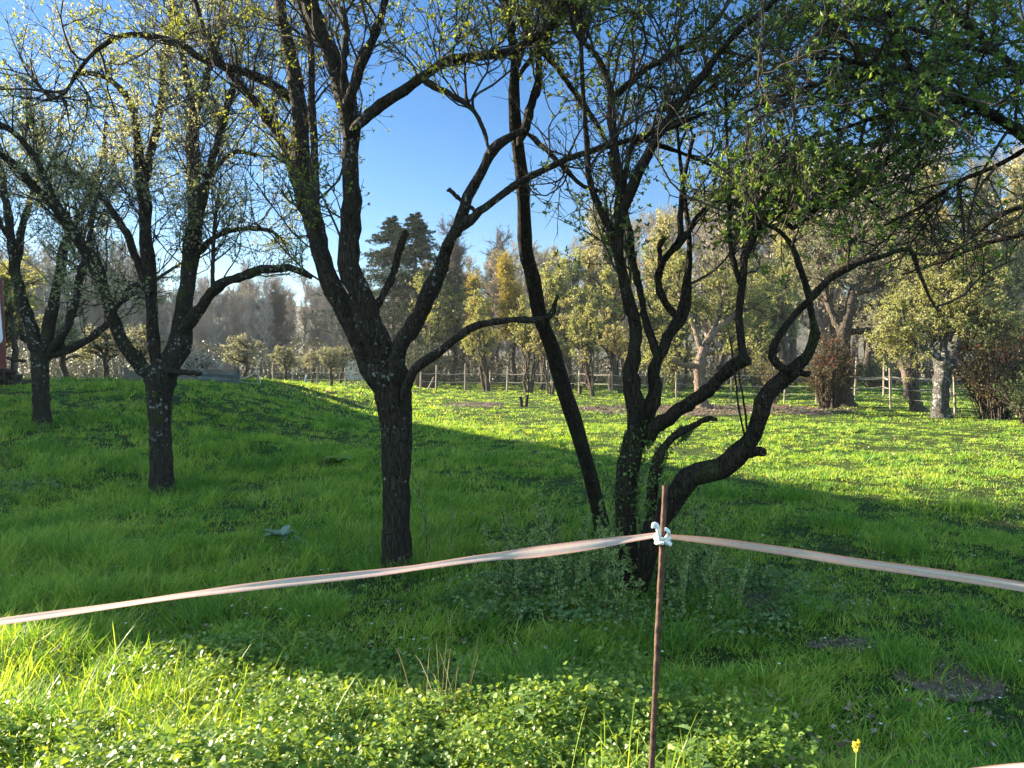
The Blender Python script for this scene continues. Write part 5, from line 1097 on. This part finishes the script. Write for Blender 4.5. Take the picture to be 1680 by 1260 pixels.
# ------------------------------------------------------------------ rusty post, knot, tapes
M_rust = simple('rusty_steel', (0.04, 0.022, 0.015), (0.12, 0.062, 0.04), 60, .75, metal=.2, bump=.5)
M_knot = simple('white_tube', (0.6, 0.6, 0.58), (0.78, 0.78, 0.76), 30, .5, bump=.05)
def tape_mat():
    m, n, l, b, o = mat('fence_tape'); at = n.new('ShaderNodeAttribute'); at.attribute_name = 'rnd'
    r = ramp(n, [(0.0, (0.7, 0.38, 0.31)), (0.12, (0.74, 0.46, 0.39)), (0.3, (0.76, 0.58, 0.51)), (0.66, (0.76, 0.61, 0.55)), (0.85, (0.74, 0.46, 0.39)), (1, (0.7, 0.36, 0.29))])
    tc = n.new('ShaderNodeTexCoord'); nz = n.new('ShaderNodeTexNoise'); nz.inputs['Scale'].default_value = 90; l.new(tc.outputs['Object'], nz.inputs['Vector'])
    l.new(at.outputs['Fac'], r.inputs[0]); mx = n.new('ShaderNodeMixRGB'); mx.blend_type = 'MULTIPLY'; mx.inputs[0].default_value = .35; l.new(r.outputs[0], mx.inputs[1]); l.new(nz.outputs['Color'], mx.inputs[2])
    m1 = n.new('ShaderNodeMath'); m1.operation = 'MULTIPLY'; m1.inputs[1].default_value = 75; l.new(at.outputs['Fac'], m1.inputs[0])
    m2 = n.new('ShaderNodeMath'); m2.operation = 'SINE'; l.new(m1.outputs[0], m2.inputs[0])
    m3 = n.new('ShaderNodeMapRange'); m3.inputs['From Min'].default_value = -1; m3.inputs['To Min'].default_value = .72; l.new(m2.outputs[0], m3.inputs['Value'])
    m4 = n.new('ShaderNodeMixRGB'); m4.blend_type = 'MULTIPLY'; m4.inputs[0].default_value = 1; l.new(mx.outputs[0], m4.inputs[1]); l.new(m3.outputs[0], m4.inputs[2]); mx = m4
    l.new(mx.outputs[0], b.inputs['Base Color']); b.inputs['Roughness'].default_value = .6
    tr = n.new('ShaderNodeBsdfTranslucent'); l.new(mx.outputs[0], tr.inputs[0]); ms = n.new('ShaderNodeMixShader'); ms.inputs[0].default_value = .3
    l.new(b.outputs[0], ms.inputs[1]); l.new(tr.outputs[0], ms.inputs[2]); l.new(ms.outputs[0], o.inputs[0]); return m
M_tape = tape_mat()
dp = 1.75
ptop = P(1091, 797, dp); pm = P(1086, 880, dp); pbot = P(1069, 1262, dp - .10)
dirp = norm((pbot - ptop)[None])[0]; pg = pbot + dirp * ((pbot[2] - float(H(pbot[0], pbot[1])) + .1) / -dirp[2])
b = Buf(); tubes(b, smooth_line([pg, ptop], 40), np.full(40, 4.7 / F * dp) * (1 + .05 * rng.normal(size=40)), 10, rough=.02, cap=True)
tag(b.build('rusty_post', M_rust, origin=pg), 'thin rusty steel rod post leaning slightly, holding the fence tapes', 'post')
# knot
kroot = empty('tape_knot', pm); tag(kroot, 'white cord wound and knotted round the rusty post', 'knot')
b = Buf(); rr_ = 0.0125; cr = 0.0044
th = np.linspace(0, 4.2 * math.pi, 70); ax = -dirp; e1_ = norm(np.cross(ax, [0, 1, 0])[None])[0]; e2_ = np.cross(ax, e1_)
c0 = P(1087, 886, dp - .019)
Q = c0 + np.outer(np.cos(th) * (rr_ + .003), e1_) + np.outer(np.sin(th) * (rr_ + .003), e2_) + np.outer((th / th[-1]) * .019 - .008, ax)
tubes(b, Q, np.full(70, cr), 8, cap=True); b.build('coil', M_knot, kroot, origin=pm)
b = Buf(); dk = dp - .036
tubes(b, smooth_line([P(1082, 884, dk), P(1080, 872, dk), P(1078, 862, dk), P(1073, 860, dk), P(1072, 866, dk)], 22), np.full(22, .0048), 8, cap=True); b.build('loop', M_knot, kroot, origin=pm)
b = Buf(); tubes(b, smooth_line([P(1092, 884, dk), P(1096, 878, dk), P(1097, 872, dk - .01), P(1092, 868, dk)], 14), np.full(14, .0042), 8, cap=True)
b.build('loop', M_knot, kroot, origin=pm)
b = Buf(); tubes(b, smooth_line([P(1090, 886, dk), P(1095, 890, dk), P(1101, 894, dk)], 12), np.full(12, .0050), 8, cap=True); b.build('cord_end', M_knot, kroot, origin=pm)
def tape(name, label, pts, wd, tw, K=90, wreal=.020):
    """pts: (px,py,d); ribbon whose visible width follows tw (twist angle, radians from edge-on)"""
    P3 = smooth_line([P(*p) for p in pts], K); tg = norm(np.gradient(P3, axis=0)); view = norm(P3 - np.array([0, 0, EYE]))
    upv = norm(np.cross(tg, view)); upv *= np.sign(upv[:, 2:3]); dep = norm(np.cross(tg, upv))
    a = np.interp(np.linspace(0, 1, K), np.linspace(0, 1, len(tw)), tw)[:, None]
    w = np.sin(a) * upv + np.cos(a) * dep
    cols = 7; V = []; A = []
    for c in range(cols):
        s = c / (cols - 1) - .5; V.append(P3 + w * wreal * s + dep * .0012 * math.cos(s * 9)); A.append(np.full(K, s + .5))
    V = np.stack(V, 1).reshape(-1, 3); A = np.stack(A, 1).ravel(); i, j = np.meshgrid(np.arange(cols - 1), np.arange(K - 1)); q = (j * cols + i).ravel()
    b = Buf(); b.add(V, quads=np.stack([q, q + 1, q + cols + 1, q + cols], 1), rnd=A)
    o = b.build(name, M_tape, origin=P3[0]); tag(o, label, 'tape')
    return o
tape('fence_tape', 'pinkish white fence tape running left from the rusty post, twisted along its length', [(1080, 877, dp), (1000, 889, dp - .02), (900, 903, dp - .05), (780, 917, dp - .08), (640, 937, dp - .12), (450, 958, dp - .15), (300, 977, dp - .17), (150, 999, dp - .18), (-60, 1028, dp - .2)], None, [.5, .62, .95, 1.3, 1.5, .75, .62, .5, .72, .8, .68, .5, .42, .5, .66, .6], wreal=.0245)
tape('fence_tape', 'flat pinkish fence tape running right from the rusty post', [(1094, 880, dp), (1180, 889, dp - .04), (1300, 906, dp - .1), (1400, 922, dp - .14), (1550, 943, dp - .2), (1680, 963, dp - .25), (1800, 985, dp - .3)], None, [.55, .95, 1.2, 1.3, 1.35, 1.4, 1.45, 1.5], wreal=.0195)
tape('fence_tape', 'lower pinkish tape just entering the bottom right corner', [(1560, 1272, 1.6), (1640, 1262, 1.55), (1720, 1256, 1.5), (1840, 1246, 1.45)], None, [1.3, 1.3], wreal=.018)

# ------------------------------------------------------------------ foreground plants
# tall sunlit grass clump at the post
def grass_clump(name, label, px, d, n, h, spread, wd, bend=.6, lean=.25, m=None, zoff=0):
    p = on_ground(px, d); b = Buf(); x = p[0] + rng.normal(size=n) * spread; y = p[1] + rng.normal(size=n) * spread * .7
    hh = rng.uniform(h[0], h[1], n); blades(b, x, y, hh, np.full(n, wd) * rng.uniform(.6, 1.2, n), lean=lean, bend=bend, seg=6)
    tag(b.build(name, m or M_grass_tall, origin=p, smooth=False), label, 'grass clump')
grass_clump('grass_clump', 'tall bright grass clump at the foot of the rusty post', 1060, 2.35, 110, (.25, .52), .13, .0065)
grass_clump('grass_clump', 'tall bright grass blades in the weeds at the lower left', 300, 3.1, 90, (.2, .42), .2, .006)
grass_clump('grass_clump', 'tall grass blades at the far left below the tape', 75, 3.6, 80, (.22, .4), .35, .006)
grass_clump('grass_clump', 'leaning bright grass at the lower left corner', 30, 2.7, 60, (.15, .28), .22, .005)
grass_clump('grass_clump', 'loose grass blades between the left clumps', 190, 3.3, 60, (.16, .3), .3, .0055)
grass_clump('dry_grass_clump', 'pale dry stalks sticking up from dark grass left of centre', 718, 3.35, 16, (.3, .5), .06, .004, bend=.35, lean=.15, m=M_dry)
grass_clump('grass_clump', 'dark soft tuft round the pale dry stalks', 700, 3.5, 400, (.12, .26), .16, .004)
# yellow cowslip
p = on_ground(1400, 2.45); root = empty('cowslip', p); tag(root, 'single yellow cowslip flower head near the bottom right', 'flower')
M_petal = LM('yellow_petal', [(0.65, 0.5, 0.02), (0.8, 0.66, 0.05), (0.85, 0.75, 0.15)], trans=.35, tint=(1, 1, .8)); M_stem = simple('green_stem', (0.12, 0.2, 0.05), (0.2, 0.3, 0.08), 10, .6, bump=0)
top = P(1406, 1222, 2.45); b = Buf(); tubes(b, smooth_line([p, (p + top) / 2 + [.004, 0, 0], top], 12), np.full(12, .0017), 6); b.build('stem', M_stem, root, origin=p)
for k in range(9):
    b = Buf(); c = top + np.array([rng.normal() * .007, rng.normal() * .006, rng.uniform(-.022, .014)]); dv = norm(np.array([[rng.normal(), rng.normal(), -.1]]))[0]
    n_ = 6; a = np.arange(n_) / n_ * 6.283; s1 = norm(np.cross(dv, [0, 0, 1.])[None])[0]; s2 = np.cross(dv, s1)
    dd = dv * .5 + np.outer(np.cos(a), s1) + np.outer(np.sin(a), s2); leaves(b, np.repeat(c[None], n_, 0), dd, np.full(n_, .010), width=.8)
    b.build('petal_cup', M_petal, root, origin=p, smooth=False)
# silvery rosette (mullein) in the grass on the left
M_silver = LM('silver_leaf', [(0.14, 0.2, 0.15), (0.2, 0.27, 0.21), (0.25, 0.31, 0.26)], trans=.15, tint=(1, 1, .9), rough=.8)
def big_leaf(buf, base, dr, ln, wd, up0=.5, curl=.8):
    K = 8; t = np.linspace(0, 1, K); dr = np.array([dr[0], dr[1], 0.]); dr /= np.linalg.norm(dr); sd = np.array([-dr[1], dr[0], 0])
    V = []
    for k in range(K):
        c = base + dr * ln * t[k] + np.array([0, 0, 1.]) * ln * (up0 * t[k] - curl * t[k] ** 2 * .5); w = wd * math.sin(math.pi * (0.08 + .9 * t[k]) ** .9) * .5
        V += [c - sd * w + np.array([0, 0, w * .35]), c, c + sd * w + np.array([0, 0, w * .35])]
    Q = []
    for k in range(K - 1):
        for c in range(2): a = k * 3 + c; Q.append((a, a + 1, a + 4, a + 3))
    buf.add(V, quads=Q)
for (px, py, ln, n_, lab) in [(462, 888, .17, 9, 'silvery felted leaf rosette in the shaded grass'), (492, 893, .09, 5, 'smaller silvery leaves beside the felted rosette')]:
    p = ground(px, py); root = empty('mullein_rosette', p); tag(root, lab, 'plant')
    for k in range(n_):
        a = k / n_ * 6.283 + rng.normal() * .2; b = Buf(); big_leaf(b, p + [0, 0, .03], (math.cos(a), math.sin(a)), ln * rng.uniform(.8, 1.2), ln * .5, up0=rng.uniform(.3, 1.0)); b.build('leaf', M_silver, root, origin=p)
# dock / dandelion leaves in the front bank
for (px, d, ln, n_, lab) in [(790, 2.15, .10, 5, 'broad upright leaves at the very bottom, left of centre'), (640, 2.5, .09, 4, 'broad dock leaf standing in the sunlit weeds'), (300, 2.55, .12, 5, 'broad bright leaf standing in the weeds at lower left'), (545, 5.2, .15, 6, 'low dandelion rosette in the shaded grass'), (560, 13.0, .35, 8, 'bright broad-leaved weed behind the tall grass')]:
    p = on_ground(px, d); root = empty('broad_leaf_weed', p); tag(root, lab, 'plant')
    for k in range(n_):
        a = k / n_ * 6.283 + rng.normal() * .3; b = Buf(); big_leaf(b, p + [0, 0, .12 if d < 3 else .02], (math.cos(a), math.sin(a)), ln * rng.uniform(.8, 1.2), ln * .4, up0=rng.uniform(.9, 1.9) if d < 3 else .5, curl=.7); b.build('leaf', M_cover, root, origin=p)
# nettles along the bottom
M_nettle = LM('nettle_leaf', [(0.06, 0.12, 0.035), (0.10, 0.18, 0.05), (0.16, 0.25, 0.09)], trans=.4)
def make_nettle(h):
    b = Buf(); pts = smooth_line([(0, 0, -.02), (rng.normal() * .01, rng.normal() * .01, h / 2), (rng.normal() * .03, rng.normal() * .03, h)], 10); tubes(b, pts, np.linspace(.003, .0012, 10), 5)
    lb = Buf(); n_ = 9
    for k in range(n_):
        t = .25 + .75 * k / (n_ - 1); c = pts[min(9, int(t * 9))] ; a = k * 1.571 + .2
        s = h * .22 * (1.25 - .75 * t) + .008
        for q in (0, math.pi):
            dv = np.array([[math.cos(a + q), math.sin(a + q), .15 - .3 * (1 - t)]]); lobed(lb, c[None], dv, np.array([s]), nrm=np.array([[0, 0, 1.]]) + rng.normal(size=(1, 3)) * .15, wid=.6)
    return [b.build('stem', M_stem), lb.build('leaves', M_nettle, smooth=False)]
nettle = [Proto(lambda: make_nettle(.30)), Proto(lambda: make_nettle(.26)), Proto(lambda: make_nettle(.34))]
for k, (px, d) in enumerate([(1172, 2.35), (1205, 2.25), (1232, 2.3), (1290, 2.2), (1310, 2.28), (1140, 2.5), (1120, 2.3), (1262, 2.15), (860, 2.9), (930, 2.95), (1000, 2.7)]):
    nettle[k % 3].place('nettle', 'young nettle plant among the weeds at the foot of the post' if k < 8 else 'nettle shoot in the sunlit weeds left of the post', on_ground(px, d), scale=rng.uniform(.85, 1.15), group='young nettles' if k < 8 else 'nettle shoots', cat='nettle')
# leafy suckers round the multi-stemmed tree
def make_sucker(h, m=M_cover2):
    b = Buf(); pts = smooth_line([(0, 0, -.03), (rng.normal() * .04, rng.normal() * .04, h * .5), (rng.normal() * .08, rng.normal() * .08, h)], 12); tubes(b, pts, np.linspace(.004, .0012, 12), 4)
    Q2, R2 = kids(pts[None], np.full((1, 12), .003), 9, (h * .15, h * .4), tmin=.15, ang=(25, 60), up=.4, K=5, r0=.002, r1=.001); tubes(b, Q2, R2, 3)
    lb = Buf(); twig_leaves(lb, Q2, 9, (.014, .028), cluster=3, spread=.8, width=.6); twig_leaves(lb, pts[None], 16, (.015, .03), cluster=3, spread=.8, width=.6)
    return [b.build('stem', M_twig), lb.build('leaves', M_sucker, smooth=False)]
M_sucker = LM('sucker_leaf', [(0.15, 0.22, 0.07), (0.26, 0.34, 0.12), (0.38, 0.45, 0.2)], trans=.4)
sk = [Proto(lambda: make_sucker(.6)), Proto(lambda: make_sucker(.5)), Proto(lambda: make_sucker(.75)), Proto(lambda: make_sucker(.45))]
for k in range(64):
    if k < 50: px = rng.normal(1050, 95); d = rng.uniform(4.6, 6.2)
    else: px = rng.uniform(820, 930); d = rng.uniform(5.0, 6.6)
    sk[k % 4].place('leafy_sucker', 'thin leafy sucker in the undergrowth round the many-stemmed tree' if k < 50 else 'thin leafy shoot in the grass left of the many-stemmed tree', on_ground(px, d), scale=rng.uniform(.6, 1.2), group='suckers round the many-stemmed tree' if k < 50 else 'shoots left of the many-stemmed tree', cat='sapling')
for (px, py, s, lab) in [(700, 935, 1.1, 'pale leafy sapling just right of the dark forked trunk'), (737, 935, .7, 'short pale leafy sapling between the forked trunk and the undergrowth'), (610, 935, .55, 'small pale sapling left of the dark forked trunk foot'), (830, 930, .7, 'pale leafy sapling at the left end of the undergrowth')]:
    sk[2].place('sapling', lab, ground(px, py), scale=s, cat='sapling')
# tiny white and yellow specks of daisies
b = Buf(); x, y = visible_samples(260, 3.2, 20); z = H(x, y) + .10
for k in range(5):
    a = k * 1.2566; leaves(b, np.stack([x, y, z], 1), np.tile(np.array([[math.cos(a), math.sin(a), .2]]), (260, 1)), .008 + .0006 * y, width=.6, flat=.8)
tag(b.build('daisies', M_white, smooth=False), 'tiny white flower specks scattered through the shaded grass', 'daisies', kind='stuff')
